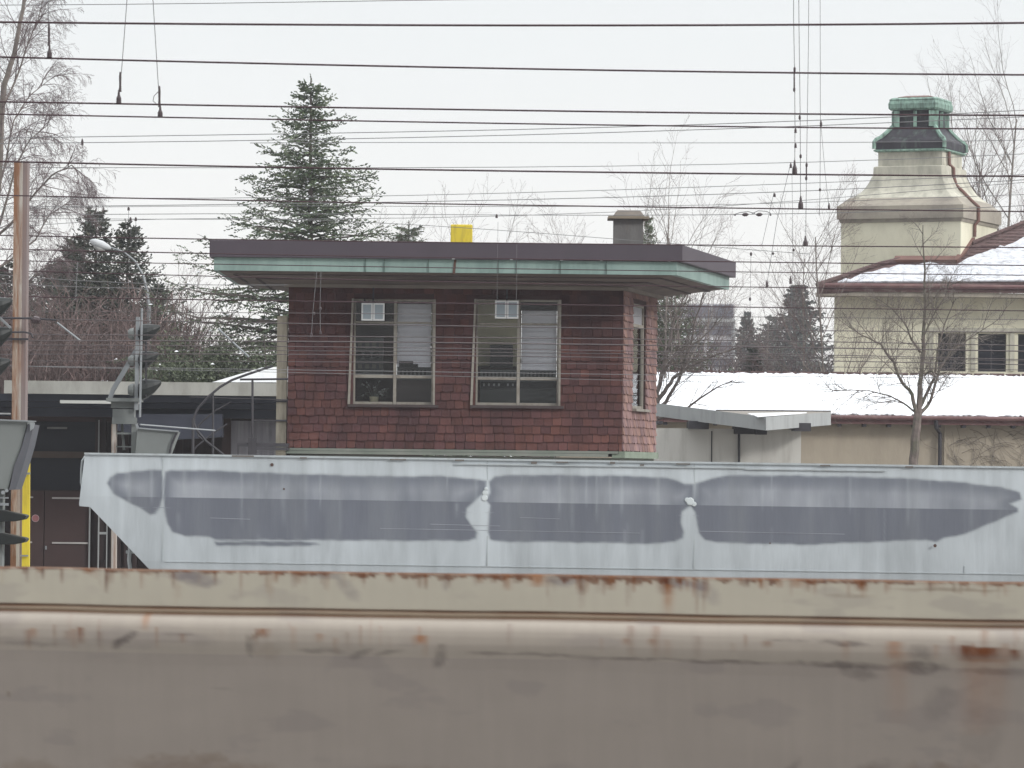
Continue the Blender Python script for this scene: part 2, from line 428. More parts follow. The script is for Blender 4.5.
# slots of snow stops on the ridge
rdg = MB(); x = xl0
while x < xl1 - .3:
    rdg.box(x + .02, yr - .1, zr - .05, x + .38, yr + .1, zr + .03 + .012 * R.random()); x += .42
rdg.build('ridge_tiles', M_TILE, lb)
# grey butterfly canopy roofed shed
YS = 88.0
sh = thing('shed', 'pale grey shed with an upswept grey metal canopy, just right of the signal box', 'shed', (X(700, 450, YS), YS, 0))
MB().box(X(630, 440, YS), YS, 0, X(801, 440, YS), YS + 3.0, Z(700, 428.5, YS)).build('wall', M_SHEDWALL, sh)
j = MB(); j.pbox(711, 431, 712.2, 480, YS - .012, .01); j.build('board_joint', M_DARKSTEEL, sh)
MB().tube([at(739, 433, YS - .05), at(739, 480, YS - .05)], .03, 6).build('drainpipe', M_DARKSTEEL, sh)
Yc, Yf = YS - 2.2, YS + 1.2
def can_pts(dy):
    return [at(648, 402 + dy, Yf - .4), at(766, 417 + dy, Yc), at(831, 412 + dy, Yf)]
a0, a1, a2 = can_pts(0); b0, b1, b2 = [p - Vector((0, 0, .29)) for p in (a0, a1, a2)]
cm = MB(); th = Vector((0, .1, 0))
cm.add([a0, a1, b1, b0, a0 + th, a1 + th, b1 + th, b0 + th], [(0,1,2,3),(7,6,5,4),(0,4,5,1),(3,2,6,7),(0,3,7,4),(1,5,6,2)])
cm.add([a1, a2, b2, b1, a1 + th, a2 + th, b2 + th, b1 + th], [(0,1,2,3),(7,6,5,4),(0,4,5,1),(3,2,6,7),(0,3,7,4),(1,5,6,2)])
cm.build('canopy_fascia', M_GREYMETAL, sh)
rb0, rb1 = at(716, 410.6, Yf + 2.2), at(831, 411.6, Yf + 2.2)
top = MB(); top.prism([a0 + Vector((0, .1, -.02)), a1 + Vector((0, .1, -.02)), a2 + Vector((0, .1, -.02)), rb1, rb0], (0, 0, -.14)); top.build('canopy_roof', mat('canopy_roofing', lin(136, 128, 118), .9, .1, 3), sh)
MB().bar(rb0, rb1, .06, .05).build('canopy_rear_rim', M_DARKSTEEL, sh)
snw = MB()
q_ = [a1.lerp(a2, t) + Vector((0, .12, .0)) for t in (-.12, .03, .45)] + [a1.lerp(a2, .3).lerp(rb1, .45), a1.lerp(rb0, .35)]
snw.prism([p + Vector((0, 0, .012)) for p in q_], (0, 0, .02)); snw.build('canopy_snow', M_SNOW, sh)
pr = MB()
for x0, x1_, y in ((689, 709, 426), (735, 755, 431), (756, 767, 431.5), (793, 811, 428)):
    pr.pbox(x0, y - 5, x1_, y + 3, YS - .5, 1.2)
pr.pbox(657, 421, 663, 424, YS - .4, 1.2)
pr.each('purlin', M_DARKSTEEL, sh)

# ------------------------------------------------------------------ cream station building with tower (right)
YT = 127.0
cb = thing('tower_building', 'cream building with a square copper capped tower and brown tiled snowy hip roof', 'building', (X(930, 330, YT), YT, 0))
cx0, cx1 = X(835, 330, YT), X(1260, 330, YT)
zw = Z(930, 297, YT)
wins = [(938, 333, 966, 371), (978, 333, 1006.5, 371), (1018, 333, 1047, 371), (1060, 333, 1088, 371), (1110, 333, 1138, 371)]
wz1, wz0 = Z(930, 333, YT), Z(930, 371, YT)
wm = MB()
wm.box(cx0, YT, 0, cx1, YT + .4, wz0); wm.box(cx0, YT, wz1, cx1, YT + .4, zw)
xa = cx0
for w_ in wins:
    wm.box(xa, YT, wz0, X(w_[0], 350, YT), YT + .4, wz1); xa = X(w_[2], 350, YT)
wm.box(xa, YT, wz0, cx1, YT + .4, wz1)
wm.prism([(cx0, YT + .4, 0), (cx0 + .4, YT + .4, 0), (cx0 + 5.6, YT + 12, 0), (cx0 + 5.2, YT + 12, 0)], (0, 0, zw)); wm.box(cx0 + 5.7, YT + 11.7, 0, cx1, YT + 12, zw)
wm.build('wall', M_CREAM, cb)
MB().box(cx0 + .4, YT + 1.4, 0, cx1, YT + 1.5, zw - .1).build('inner_wall', M_DARKSTEEL, cb)
for w_ in wins:
    x0, x1_ = X(w_[0], 350, YT), X(w_[2], 350, YT)
    fr = MB(); t = .05; y0 = YT + .22
    fr.box(x0, y0, wz0, x0 + t, y0 + .06, wz1); fr.box(x1_ - t, y0, wz0, x1_, y0 + .06, wz1)
    fr.box(x0 + t, y0, wz1 - t, x1_ - t, y0 + .06, wz1); fr.box(x0 + t, y0, wz0, x1_ - t, y0 + .06, wz0 + t)
    xm = (x0 + x1_) / 2; fr.box(xm - .02, y0 + .002, wz0 + t, xm + .02, y0 + .055, wz1 - t)
    fo = fr.build('window', M_DARKSTEEL, cb)
    MB().box(x0 + t, y0 + .02, wz0 + t, x1_ - t, y0 + .03, wz1 - t).build('pane', DGLASS, fo)
pil = MB()
for xx in (929, 971, 1010, 1051):
    pil.pbox(xx, 333, xx + 4.5, 371, YT - .05, .05)
pil.each('pilaster_strip', M_STONE, cb)
MB().pbox(929, 328.5, 1150, 332.4, YT - .09, .09).build('lintel_band', M_STONE, cb)
YE = YT - 0.9
ez = Z(920, 287, YE); ex0, ex1 = X(817, 288, YE), X(1260, 288, YE)
MB().box(ex0 + .05, YE + .04, ez - .30, ex1, YT + .3, ez - .17).build('soffit', M_STONEDK, cb)
MB().box(ex0, YE - .02, ez - .16, ex1, YE + .05, ez + .06).build('fascia_board', M_GUTTER, cb)
MB().tube([(ex0, YE - .09, ez + .02), (ex1, YE - .09, ez + .02)], .075, 8).build('gutter', M_GUTTER, cb)
P0 = Vector((0, YE, ez + .07)); pit = math.radians(29); PN = Vector((0, -math.sin(pit), math.cos(pit)))
rpts = [(817, 285.5), (1250, 281), (1250, 150), (1060, 209), (1024, 222.5), (990, 236), (975, 243), (964, 252), (955, 259), (900, 259.5), (880, 264)]
rp = [atp(x, y, P0, PN) for x, y in rpts]
MB().prism(rp, (0, .12, -.25)).build('tiled_roof', M_TILE, cb)
off = PN * 0.03; P1 = P0 + off
spts = [(838, 283), (1245, 280), (1245, 173), (1060, 226), (1024, 239), (1012, 245), (1000, 247.5), (992, 251), (981, 253.5), (972, 258.5), (962, 262), (952, 267), (944, 266), (930, 264.5), (915, 265.5), (900, 266), (885, 270), (872, 273), (858, 277)]
jr = random.Random(8); sj = []
for (xa_, ya_), (xb_, yb_) in zip(spts, spts[1:] + spts[:1]):
    n_j = max(1, int(abs(xb_ - xa_) / 4)) if ya_ > 200 and yb_ > 200 and xa_ < 1200 and xb_ < 1200 else 1
    for q_j in range(n_j): sj.append((xa_ + (xb_ - xa_) * q_j / n_j + jr.uniform(-.8, .8), ya_ + (yb_ - ya_) * q_j / n_j + (jr.uniform(-1.3, 1.3) if n_j > 1 and ya_ < 279 else 0)))
spts = sj
MB().prism([atp(x, y, P1, PN) for x, y in spts], PN * 0.05).build('roof_snow', M_SNOWD, cb)
tc_ = MB(); jr = random.Random(14)
for k_t in range(26):
    yy_ = 286 - k_t * 3.1
    a_ = atp(960 + max(0, (262 - yy_)) * 1.6, yy_, P0 + PN * .012, PN); b_t = atp(1250, yy_ - 3, P0 + PN * .012, PN); a_.z = b_t.z = (a_.z + b_t.z) / 2; a_.y = b_t.y = P0.y + (a_.z - P0.z) / math.tan(pit) - .012
    if yy_ < 262: tc_.tube([a_, b_t], .022, 5)
tc_.each('tile_course', M_TILE, cb)
# brown metal flashing band against the tower
fl = MB(); fl.prism([atp(x, y, P0 + PN * .02, PN) for x, y in [(895, 258.5), (956, 258.5), (962, 252), (966, 246), (971, 240.5), (975, 240), (970, 247), (965, 255), (957, 262.5), (893, 262.5)]], PN * 0.10)
fl.build('flashing', M_RUSTPIPE, cb)
hp = MB(); hp.tube([atp(x, y, P0 + PN * .05, PN) for x, y in [(972, 243), (990, 236), (1024, 222.5), (1060, 209), (1250, 150)]], .07, 8)
hp.tube([atp(x, y, P0 + PN * .05, PN) for x, y in [(817, 285), (880, 264), (900, 259.5)]], .08, 8)
hp.build('hip_tiles', M_TILE, cb)
MB().tube([atp(905, 259, P0, PN) + Vector((-3, 4, .2)), atp(905, 259, P0, PN) + Vector((0, 4, .2))], .1, 8)
# tower
TH = math.radians(23.5); TCX, TCY = X(919.5, 250, 130.4), 130.4
def zt(y): return CAMZ + (470.3 - y) / (F / 130.0)
def ring(ext, y, ch=0.0, dx=0.0):
    w = ext / (F / 130.0) / 1.283 / 2
    c = []
    pts = [(-w, -w), (w, -w), (w, w), (-w, w)]
    if ch:
        q = w * (1 - ch); pts = [(-q, -w), (q, -w), (w, -q), (w, q), (q, w), (-q, w), (-w, q), (-w, -q)]
    for a, b in pts:
        c.append(Vector((TCX + dx / 30.8 + a * math.cos(-TH) - b * math.sin(-TH), TCY + a * math.sin(-TH) + b * math.cos(-TH), zt(y))))
    return c
MB().loft([ring(159, 470.3 + 108), ring(159, 222.6)]).build('tower_shaft', M_CREAM, cb)
cor = MB().loft([ring(161, 225), ring(164, 221.5), ring(168, 221.4), ring(168, 208.5), ring(164, 207.6)])
cor.build('tower_cornice', M_STONEDK, cb)
MB().loft([ring(164, 207.5), ring(155, 204.6), ring(144, 200.2)]).build('tower_ledge', M_STONEDK, cb)
sk = [(144, 200.1), (132, 196.5), (121, 192.5), (112.5, 188), (106, 183), (101.5, 178.6), (98, 176), (97, 167.9), (95, 167.3)]
MB().loft([ring(a, b, 0.10) for a, b in sk]).build('tower_skirt', M_STONE, cb)
MB().loft([ring(85.5, 167.1), ring(85.5, 152.6)]).build('tower_neck', M_STONE, cb)
MB().loft([ring(88, 153), ring(95, 152), ring(95, 150.6), ring(91, 150.2)]).build('tower_gutter', M_COPPER, cb)
MB().loft([ring(92, 149.9), ring(92, 142.5, 0), ring(88, 140.5), ring(78, 138), ring(68, 133.5), ring(60, 129.5), ring(56, 126.8)]).build('flared_roof', M_COPPERDK, cb)
MB().loft([ring(53, 126.6), ring(52, 113), ring(56, 110.4)]).build('lantern', M_COPPERDK, cb)
lp = MB()
wL = 53 / 30.77 / 1.283 / 2
for (ux, uy) in ((1, 0), (0, 1), (-1, 0), (0, -1)):       # corner and centre posts of the lantern
    for tt in (-.88, -.05, .88):
        a = ux * (wL + .03) + uy * tt * wL; b = uy * (wL + .03) - ux * tt * wL
        c = Vector((TCX + a * math.cos(-TH) - b * math.sin(-TH), TCY + a * math.sin(-TH) + b * math.cos(-TH), 0))
        s = .11 if tt == -.05 else .17
        lp.box(c.x - s / 2, c.y - s / 2, zt(127), c.x + s / 2, c.y + s / 2, zt(111))
lp.each('lantern_post', M_COPPER, cb)
MB().loft([ring(62, 110.3, .06), ring(67, 108.5, .1), ring(68, 104, .1), ring(65, 101, .1), ring(66, 99.5, .1), ring(60, 97.8, .1)]).build('copper_cap', M_COPPER, cb)
MB().loft([ring(47, 97.7), ring(47, 96.8), ring(30, 95)]).build('cap_lid', M_RUSTPIPE, cb)
# green rib at the corners of the flared roof
rb = MB()
for k in range(4):
    pts = [ring(a + 2, b)[k] for a, b in [(92, 149.5), (92, 142.5), (88, 140.3), (78, 137.6), (68, 133.2), (60, 129.2), (55, 126.5)]]
    rb.tube(pts, .07, 6)
rb.each('corner_rib', M_COPPER, cb)
# downpipe running down the right face
def face(u, ext, y, o=.06):    # u -1..1 across the right face
    w = ext / 30.77 / 1.283 / 2; a = w + o; b = u * w
    return Vector((TCX + a * math.cos(-TH) - b * math.sin(-TH), TCY + a * math.sin(-TH) + b * math.cos(-TH), zt(y)))
MB().tube([face(-.55, 87, 152.5), face(-.5, 87, 165), face(-.42, 98, 169), face(-.42, 99, 178), face(-.38, 105, 186), face(-.36, 126, 193), face(-.32, 146, 201), face(-.3, 168, 208), face(-.3, 168, 222), face(-.34, 160, 226), face(-.34, 159, 238)], .055, 8).build('tower_downpipe', M_RUSTPIPE, cb)
# ------------------------------------------------------------------ signal box
YB = 76.0
sb = thing('signal_box', 'red brown shingled railway signal box with a wide flat roof and two large front windows', 'signal box', (X(455, 450, YB), YB, 0))
SK = Vector((0.22, 1.0, 0)).normalized()            # direction of the receding side wall
bx0, bx1 = X(288, 370, YB), X(622.5, 370, YB)
bzt, bzb = Z(455, 284, YB), Z(455, 449.5, YB)
DEP = 3.5
W1 = (353.5, 299, 433.5, 404.5); W2 = (476, 299.5, 559, 405.5)
def wrect(w_):
    return X(w_[0], 350, YB), X(w_[2], 350, YB), Z((w_[0] + w_[2]) / 2, w_[3], YB), Z((w_[0] + w_[2]) / 2, w_[1], YB)
R1, R2 = wrect(W1), wrect(W2)
M_WALLBASE = mat('dark_wall_board', lin(70, 46, 46), 0.95, 0.1, 2)
T = .18
wl_ = MB()
def col(xa, xb, za, zb, y=YB, t=T): 
    if xb > xa and zb > za: wl_.box(xa, y, za, xb, y + t, zb)
col(bx0, R1[0], bzb, bzt); col(R1[1], R2[0], bzb, bzt); col(R2[1], bx1, bzb, bzt)
for r in (R1, R2): col(r[0], r[1], bzb, r[2]); col(r[0], r[1], r[3], bzt)
# side wall: s along SK from the corner
C0 = Vector((bx1, YB, 0)); NS = Vector((SK.y, -SK.x, 0))
def sp(s, o, z): 
    p = C0 + SK * s + NS * o; return Vector((p.x, p.y, z))
zs0, zs1 = Z(640, 409, 77.5), Z(640, 304, 77.5)
SW = (0.95, 2.35)
def sbox(m, s0, s1, o0, o1, z0, z1):
    c = [sp(s0, o0, z0), sp(s1, o0, z0), sp(s1, o1, z0), sp(s0, o1, z0), sp(s0, o0, z1), sp(s1, o0, z1), sp(s1, o1, z1), sp(s0, o1, z1)]
    m.add(c, [(0,1,5,4),(1,2,6,5),(2,3,7,6),(3,0,4,7),(4,5,6,7),(3,2,1,0)])
sbox(wl_, .002, SW[0], -T, 0, bzb, bzt); sbox(wl_, SW[1], DEP, -T, 0, bzb, bzt)
sbox(wl_, SW[0], SW[1], -T, 0, bzb, zs0); sbox(wl_, SW[0], SW[1], -T, 0, zs1, bzt)
# rear and left walls, floor, ceiling of the room
YR = YB + DEP * SK.y
bw1, bw2 = (397, 304, 431.5, 379), (521, 311, 557, 379)
ro = SK.x * DEP
q1 = (X(bw1[0], 340, YR), X(bw1[2], 340, YR), Z(410, bw1[3], YR), Z(410, bw1[1], YR)); q2 = (X(bw2[0], 340, YR), X(bw2[2], 340, YR), Z(540, bw2[3], YR), Z(540, bw2[1], YR))
col(bx0, q1[0], bzb, bzt, YR - T); col(q1[1], q2[0], bzb, bzt, YR - T); col(q2[1], bx1 + ro - .35, bzb, bzt, YR - T)
for q in (q1, q2): col(q[0], q[1], bzb, q[2], YR - T); col(q[0], q[1], q[3], bzt, YR - T)
col(bx0, bx0 + T, bzb, bzt, YB + T, DEP - .5)
flo = MB(); flo.prism([(bx0 + .02, YB + .05, bzb - .1), (bx1 - .05, YB + .05, bzb - .1), (bx1 + ro - .1, YR - .05, bzb - .1), (bx0 + .02, YR - .05, bzb - .1)], (0, 0, .12))
wl_.build('wall', M_WALLBASE, sb)
flo.build('room_floor', M_DARKSTEEL, sb)
M_BLIND = mat('pale_blind', (0.85, 0.85, 0.88, 1), 0.8, 0.04, 2, translucent=0.75)
bl = MB()
for q in (q1, q2):
    n = 16
    for i in range(n):
        z0 = q[2] + (q[3] - q[2]) * i / n; z1 = q[2] + (q[3] - q[2]) * (i + 1.0) / n
        bl.box(q[0] + .01, YR - .1 - .01 * (i % 2), z0, q[1] - .01, YR - .085 - .01 * (i % 2), z1)
bl.build('rear_window_blind', M_BLIND, sb)
# lower masonry storey
bxs0 = bx0 + .05
M_BASE = mat('grey_plinth_render', lin(128, 132, 122), 0.9, 0.08, 1.5, dirt=lin(92, 112, 98), dirt_amt=0.6, dscale=1.2, thresh=.5, stretch=(1, 1, .5))
bs_ = MB(); bs_.prism([(bxs0, YB + .08, 0), (bx1 - .02, YB + .08, 0), (bx1 - .02 + ro, YR, 0), (bxs0, YR, 0)], (0, 0, bzb - .13)); bs_.build('lower_wall', M_BASE, sb)
lg = MB(); lg.box(bx0 - .02, YB - .13, bzb - .11, X(608, 453, YB), YB + .3, bzb - .055); lg.box(bx0 - .02, YB - .09, bzb - .05, X(618, 453, YB), YB + .3, bzb - .003)
lg.build('drip_ledge', M_BASE, sb)
pf = MB(); sbox(pf, -.06, DEP + .03, -.05, .07, bzb - .13, bzb - .004); pf.box(X(612, 453, YB), YB - .06, bzb - .13, bx1 + .05, YB + .08, bzb - .056); pf.build('side_drip_ledge', mat('green_weathered_sill', lin(124, 140, 120), .8, .12, 3), sb)

# shingles: every one is a small tilted tab with its own tone
def shingle_mesh(length, z0, z1, put, holes, seed, tabw=.19, rowh=.155):
    rr = random.Random(seed); m = MB(); rows = int((z1 - z0) / rowh) + 1
    for j in range(rows):
        zb_ = z0 + j * rowh; ztop = min(zb_ + rowh * 1.12, z1)
        if zb_ > z1 - .03: break
        x = -(tabw * rr.random()) if j % 2 else -(tabw * .5 * rr.random()) - .02
        while x < length:
            w_ = tabw * (.82 + .34 * rr.random()); xa, xb = max(0, x), min(length, x + w_ - .010)
            x += w_
            if xb - xa < .02: continue
            segs = [(xa, xb)]
            for (ha, hb, hc, hd) in holes:
                ns = []
                for (a, b) in segs:
                    if zb_ + rowh * .7 < hc or zb_ + .02 > hd: ns.append((a, b)); continue
                    if b <= ha or a >= hb: ns.append((a, b)); continue
                    if a < ha: ns.append((a, ha))
                    if b > hb: ns.append((hb, b))
                segs = ns
            for (a, b) in segs:
                if b - a < .015: continue
                zt_ = ztop
                for (ha, hb, hc, hd) in holes:
                    if a < hb and b > ha and zb_ < hc < ztop: zt_ = hc
                zz = zb_ + (rr.random() - .5) * .018
                for (ha, hb, hc, hd) in holes:
                    if a < hb and b > ha and zb_ < hd <= zb_ + .02 + 1e-6: zz = hd
                tone = .74 + .38 * rr.random() ** 1.3; hue = rr.random()
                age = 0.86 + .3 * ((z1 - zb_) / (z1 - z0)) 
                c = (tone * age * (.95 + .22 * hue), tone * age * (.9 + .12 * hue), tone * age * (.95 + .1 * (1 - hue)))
                o1 = .030 + .014 * rr.random(); o2 = .008; r_ = .03
                prof = [(a, zz + r_ * .6), (a + r_, zz), (b - r_, zz), (b, zz + r_ * .6)] if b - a > .1 else [(a, zz), (b, zz)]
                low = [put(p, o1, q) for p, q in prof]; low2 = [put(p, .002, q) for p, q in prof]
                up = [put(b, o2, zt_), put(a, o2, zt_)]
                n = len(low); vs = low + up + low2
                fs = [tuple(range(n + 2))] + [(i + 1, i, n + 2 + i, n + 3 + i) for i in range(n - 1)]
                fs += [(0, n + 1, n + 2), (n, n - 1, 2 * n + 1)]
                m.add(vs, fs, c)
    return m
M_SHING = mat('red_brown_shingles', lin(96, 58, 52), 0.9, 0.16, 1.4, 0.15, 30, dirt=lin(56, 36, 40), dirt_amt=.7, dscale=.8, thresh=.47, stretch=(1, 1, .5), tint=True)
L1 = bx1 - bx0
hl = [(r[0] - bx0, r[1] - bx0, r[2] - .03, r[3]) for r in (R1, R2)]
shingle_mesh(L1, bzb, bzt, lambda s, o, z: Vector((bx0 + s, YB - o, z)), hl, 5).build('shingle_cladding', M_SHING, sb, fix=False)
M_SHING2 = mat('pinkish_sunlit_shingles', lin(140, 110, 100), 0.9, 0.14, 1.8, 0.15, 30, dirt=lin(112, 74, 76), dirt_amt=.5, dscale=1.0, thresh=.52, stretch=(1, 1, .5), tint=True)  # paler copy of the front shingles: sun on the side put into the colour
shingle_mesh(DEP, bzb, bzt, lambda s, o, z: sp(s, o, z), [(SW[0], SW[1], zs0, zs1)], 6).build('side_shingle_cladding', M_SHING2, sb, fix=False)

# windows
M_FRAME = mat('weathered_cream_frame', lin(148, 142, 130), 0.75, 0.12, 5, dirt=lin(90, 74, 62), dirt_amt=.6, dscale=5, thresh=.52)
M_SILL = mat('dark_wood_sill', lin(74, 62, 62), .85, .15, 4)
for r, w_, mull, tr1, tr2 in ((R1, W1, 395, 322.5, 376.5), (R2, W2, 518.5, 324, 378.5)):
    xm = X(mull, 350, YB); za = Z(mull, tr1, YB); zb_ = Z(mull, tr2, YB); y = YB + .05
    f = MB(); t = .036; d = .07
    f.box(r[0], y, r[2], r[0] + t, y + d, r[3]); f.box(r[1] - t, y, r[2], r[1], y + d, r[3]); f.box(xm - .03, y - .01, r[2], xm + .03, y + d, r[3])
    for (a, b) in ((r[0] + t, xm - .035), (xm + .035, r[1] - t)):
        f.box(a, y, r[2], b, y + d, r[2] + .05); f.box(a, y, r[3] - .04, b, y + d, r[3]); f.box(a, y + .001, za - .02, b, y + d - .002, za + .02); f.box(a, y + .001, zb_ - .03, b, y + d - .002, zb_ + .03)
    # thin sash frames
    wo = f.build('window', M_FRAME, sb, bevel=0.004)
    MB().box(r[0] + t, y + .03, r[2] + .05, xm - .035, y + .036, r[3] - .04).build('pane', GLASS, wo)
    MB().box(xm + .035, y + .03, r[2] + .05, r[1] - t, y + .036, r[3] - .04).build('pane', GLASS, wo)
    MB().box(r[0] - .1, YB - .09, r[2] - .055, r[1] + .1, YB + .06, r[2] - .002).build('sill', M_SILL, wo, bevel=.006)
    # tapering side boards, flared outwards towards the sill
    jb = MB()
    for s, x_ in ((-1, r[0]), (1, r[1])):
        k = .1 if s < 0 else .04
        jb.prism([(x_ - (.012 if s > 0 else .04 ), YB - .05, r[3]), (x_ + (.035 if s > 0 else .0), YB - .05, r[3]), (x_ + (.035 if s > 0 else -.055), YB - .05, r[2]), (x_ + (0 if s > 0 else -.1), YB - .05, r[2])], (0, .05, 0))
    jb.each('side_casing', M_FRAME, wo)
# side window
f = MB(); zm = zs1 - .42
for (s0, s1, z0, z1) in ((SW[0], SW[0] + .06, zs0, zs1), (SW[1] - .06, SW[1], zs0, zs1), (SW[0] + .06, SW[1] - .06, zs0, zs0 + .06), (SW[0] + .06, SW[1] - .06, zs1 - .06, zs1), (SW[0] + .06, SW[1] - .06, zm - .03, zm + .03)):
    sbox(f, s0, s1, -.1, -.03, z0, z1)
so = f.build('window', M_FRAME, sb)
g1 = MB(); sbox(g1, SW[0] + .06, SW[1] - .06, -.07, -.065, zs0 + .06, zm - .03); g1.build('pane', GLASS, so)
g1 = MB(); sbox(g1, SW[0] + .06, SW[1] - .06, -.07, -.065, zm + .03, zs1 - .06); g1.build('pane', M_BLIND, so)
g1 = MB(); sbox(g1, SW[0] - .06, SW[1] + .06, -.02, .11, zs0 - .05, zs0 - .002); g1.build('sill', M_FRAME, so)
g1 = MB(); sbox(g1, .02, .05, .0, .05, bzb, bzt); g1.build('corner_strip', M_SHING2, sb) if False else None

# roof
YF = 74.7
rx0, rx1 = X(209.5, 250, YF), X(682.5, 250, YF)
zft, zfb, zgb = Z(446, 242.3, YF), Z(446, 259.3, YF), Z(446, 272.5, YF)
RD = 6.1
def rp4(x0, x1_, y0, dep, inset=0): return [Vector((x0, y0, 0)), Vector((x1_, y0, 0)), Vector((x1_ + SK.x / SK.y * dep, y0 + dep, 0)), Vector((x0, y0 + dep, 0))]
def ringz(r, z): return [Vector((p.x, p.y, z)) for p in r]
M_FASC = mat('dark_purple_brown_fascia', lin(72, 60, 72), .6, .08, 1.2, dirt=lin(70, 62, 70), dirt_amt=.5, dscale=1.5, stretch=(1.5, 1, .4), spec=.4)
M_BAND = mat('green_copper_band', lin(126, 156, 148), .6, .1, 1.2, dirt=lin(82, 112, 104), dirt_amt=.6, dscale=1.4, thresh=.52, stretch=(1.4, 1, .5), spec=.35)
M_SOFF = mat('brown_timber_soffit', lin(118, 104, 96), .85, .15, 1.0, dirt=lin(62, 54, 54), dirt_amt=.6, dscale=2, stretch=(.3, 1, 3))
fA = rp4(rx0, rx1, YF, RD); fB = rp4(rx0 + .04, rx1 - .04, YF + .04, RD - .08); gA = rp4(rx0 + .08, rx1 - .10, YF + .07, RD - .18)
MB().loft([ringz(fA, zfb), ringz(fA, zft)]).build('roof', M_FASC, sb, bevel=.01)
MB().loft([ringz(gA, zgb), ringz(gA, zfb - .002)]).build('copper_band', M_BAND, sb)
# seams and drips on the band
sm = MB()
for px in (365, 384, 498, 516, 606, 428, 560):
    x_ = X(px, 265, YF + .07); sm.box(x_, YF + .05, zgb, x_ + .012, YF + .069, zfb - .004)
sm.each('band_seam', mat('band_seam_metal', lin(70, 96, 88), .6), sb)
st = MB(); x_ = X(452.5, 265, YF + .07); st.prism([(x_, YF + .055, zgb - .02), (x_ + .05, YF + .055, zgb - .02), (x_ + .075, YF + .055, zfb - .005), (x_ + .03, YF + .055, zfb - .005)], (0, .012, 0)); st.build('band_bracket', mat('rust_brown_bracket', lin(90, 62, 52), .8), sb)
# sloping soffit down to a frieze above the wall
sA = rp4(rx0 + .16, rx1 - .2, YF + .15, RD - .36)
sB = rp4(bx0 - .1, bx1 + .12, YB - .16, DEP + .5)
zs_ = bzt - .02
MB().loft([ringz(sB, zs_ - .01), ringz(sA, zgb - .001)], cap=True).build('soffit', M_SOFF, sb)
tr = MB()
for t_ in (.25, .6):
    for (pA, pB) in zip(range(4), (1, 2, 3, 0)):
        a = [Vector((sA[i].x * (1 - t_) + sB[i].x * t_, sA[i].y * (1 - t_) + sB[i].y * t_, zgb * (1 - t_) + (zs_ - .01) * t_)) for i in (pA, pB)]
        tr.bar(a[0], a[1], .06, .03)
tr.each('soffit_batten', M_SILL, sb)
fz = rp4(bx0 - .08, bx1 + .09, YB - .12, DEP + .3)
MB().loft([ringz(fz, zs_ - .075), ringz(fz, zs_ - .012)]).build('frieze_board', mat('weathered_frieze', lin(122, 112, 102), .8, .12, 2), sb)
# bolts / drip lights on the fascia edge
bo = MB()
for px in (452, 510, 560, 600, 668):
    bo.box(X(px, 259, YF) , YF - .012, zfb - .002, X(px, 259, YF) + .05, YF, zfb + .02)
bo.each('gutter_clip', M_GREYMETAL, sb)
# chimney and yellow box on the roof (chimney is part of the building)
YCH = 76.6
cz0 = zft + .002
M_CHIM = mat('sooty_render_chimney', lin(104, 102, 100), .9, .15, 2.5, .2, 20, dirt=lin(140, 124, 112), dirt_amt=.4, dscale=2.2, thresh=.55, stretch=(1.4, 1.4, .5))
ch0, ch1 = X(613.8, 230, YCH), X(643.3, 230, YCH)
chz = Z(628, 219, YCH)
cho = MB().box(ch0, YCH, cz0 - .1, ch1, YCH + .55, chz).build('chimney', M_CHIM, sb, bevel=.01)
hw = X(649.5, 218, YCH) - X(608.5, 218, YCH); hx = (ch0 + ch1) / 2
MB().box(hx - hw / 2, YCH - .12, chz + .001, hx + hw / 2, YCH + .67, chz + .05).build('cap_slab', mat('cap_slab_concrete', lin(134, 120, 100), .9, .1, 3), cho)
def cr(w_, z): return [Vector((hx - w_, YCH + .275 - w_ * 1.05, z)), Vector((hx + w_, YCH + .275 - w_ * 1.05, z)), Vector((hx + w_, YCH + .275 + w_ * 1.05, z)), Vector((hx - w_, YCH + .275 + w_ * 1.05, z))]
MB().loft([cr(.30, chz + .052), cr(.25, chz + .13), cr(.22, chz + .165), cr(.19, chz + .175)]).build('hood', mat('brown_cowl', lin(118, 108, 98), .85, .12, 5), cho)
YY = 75.6
yb = MB().box(X(450.6, 232, YY), YY, cz0, X(472.4, 232, YY), YY + .3, Z(461, 224.4, YY))
tag(yb.build('roof_box', M_YELLOW, bevel=.02), 'small bright yellow box standing on the front edge of the signal box roof', 'yellow box')

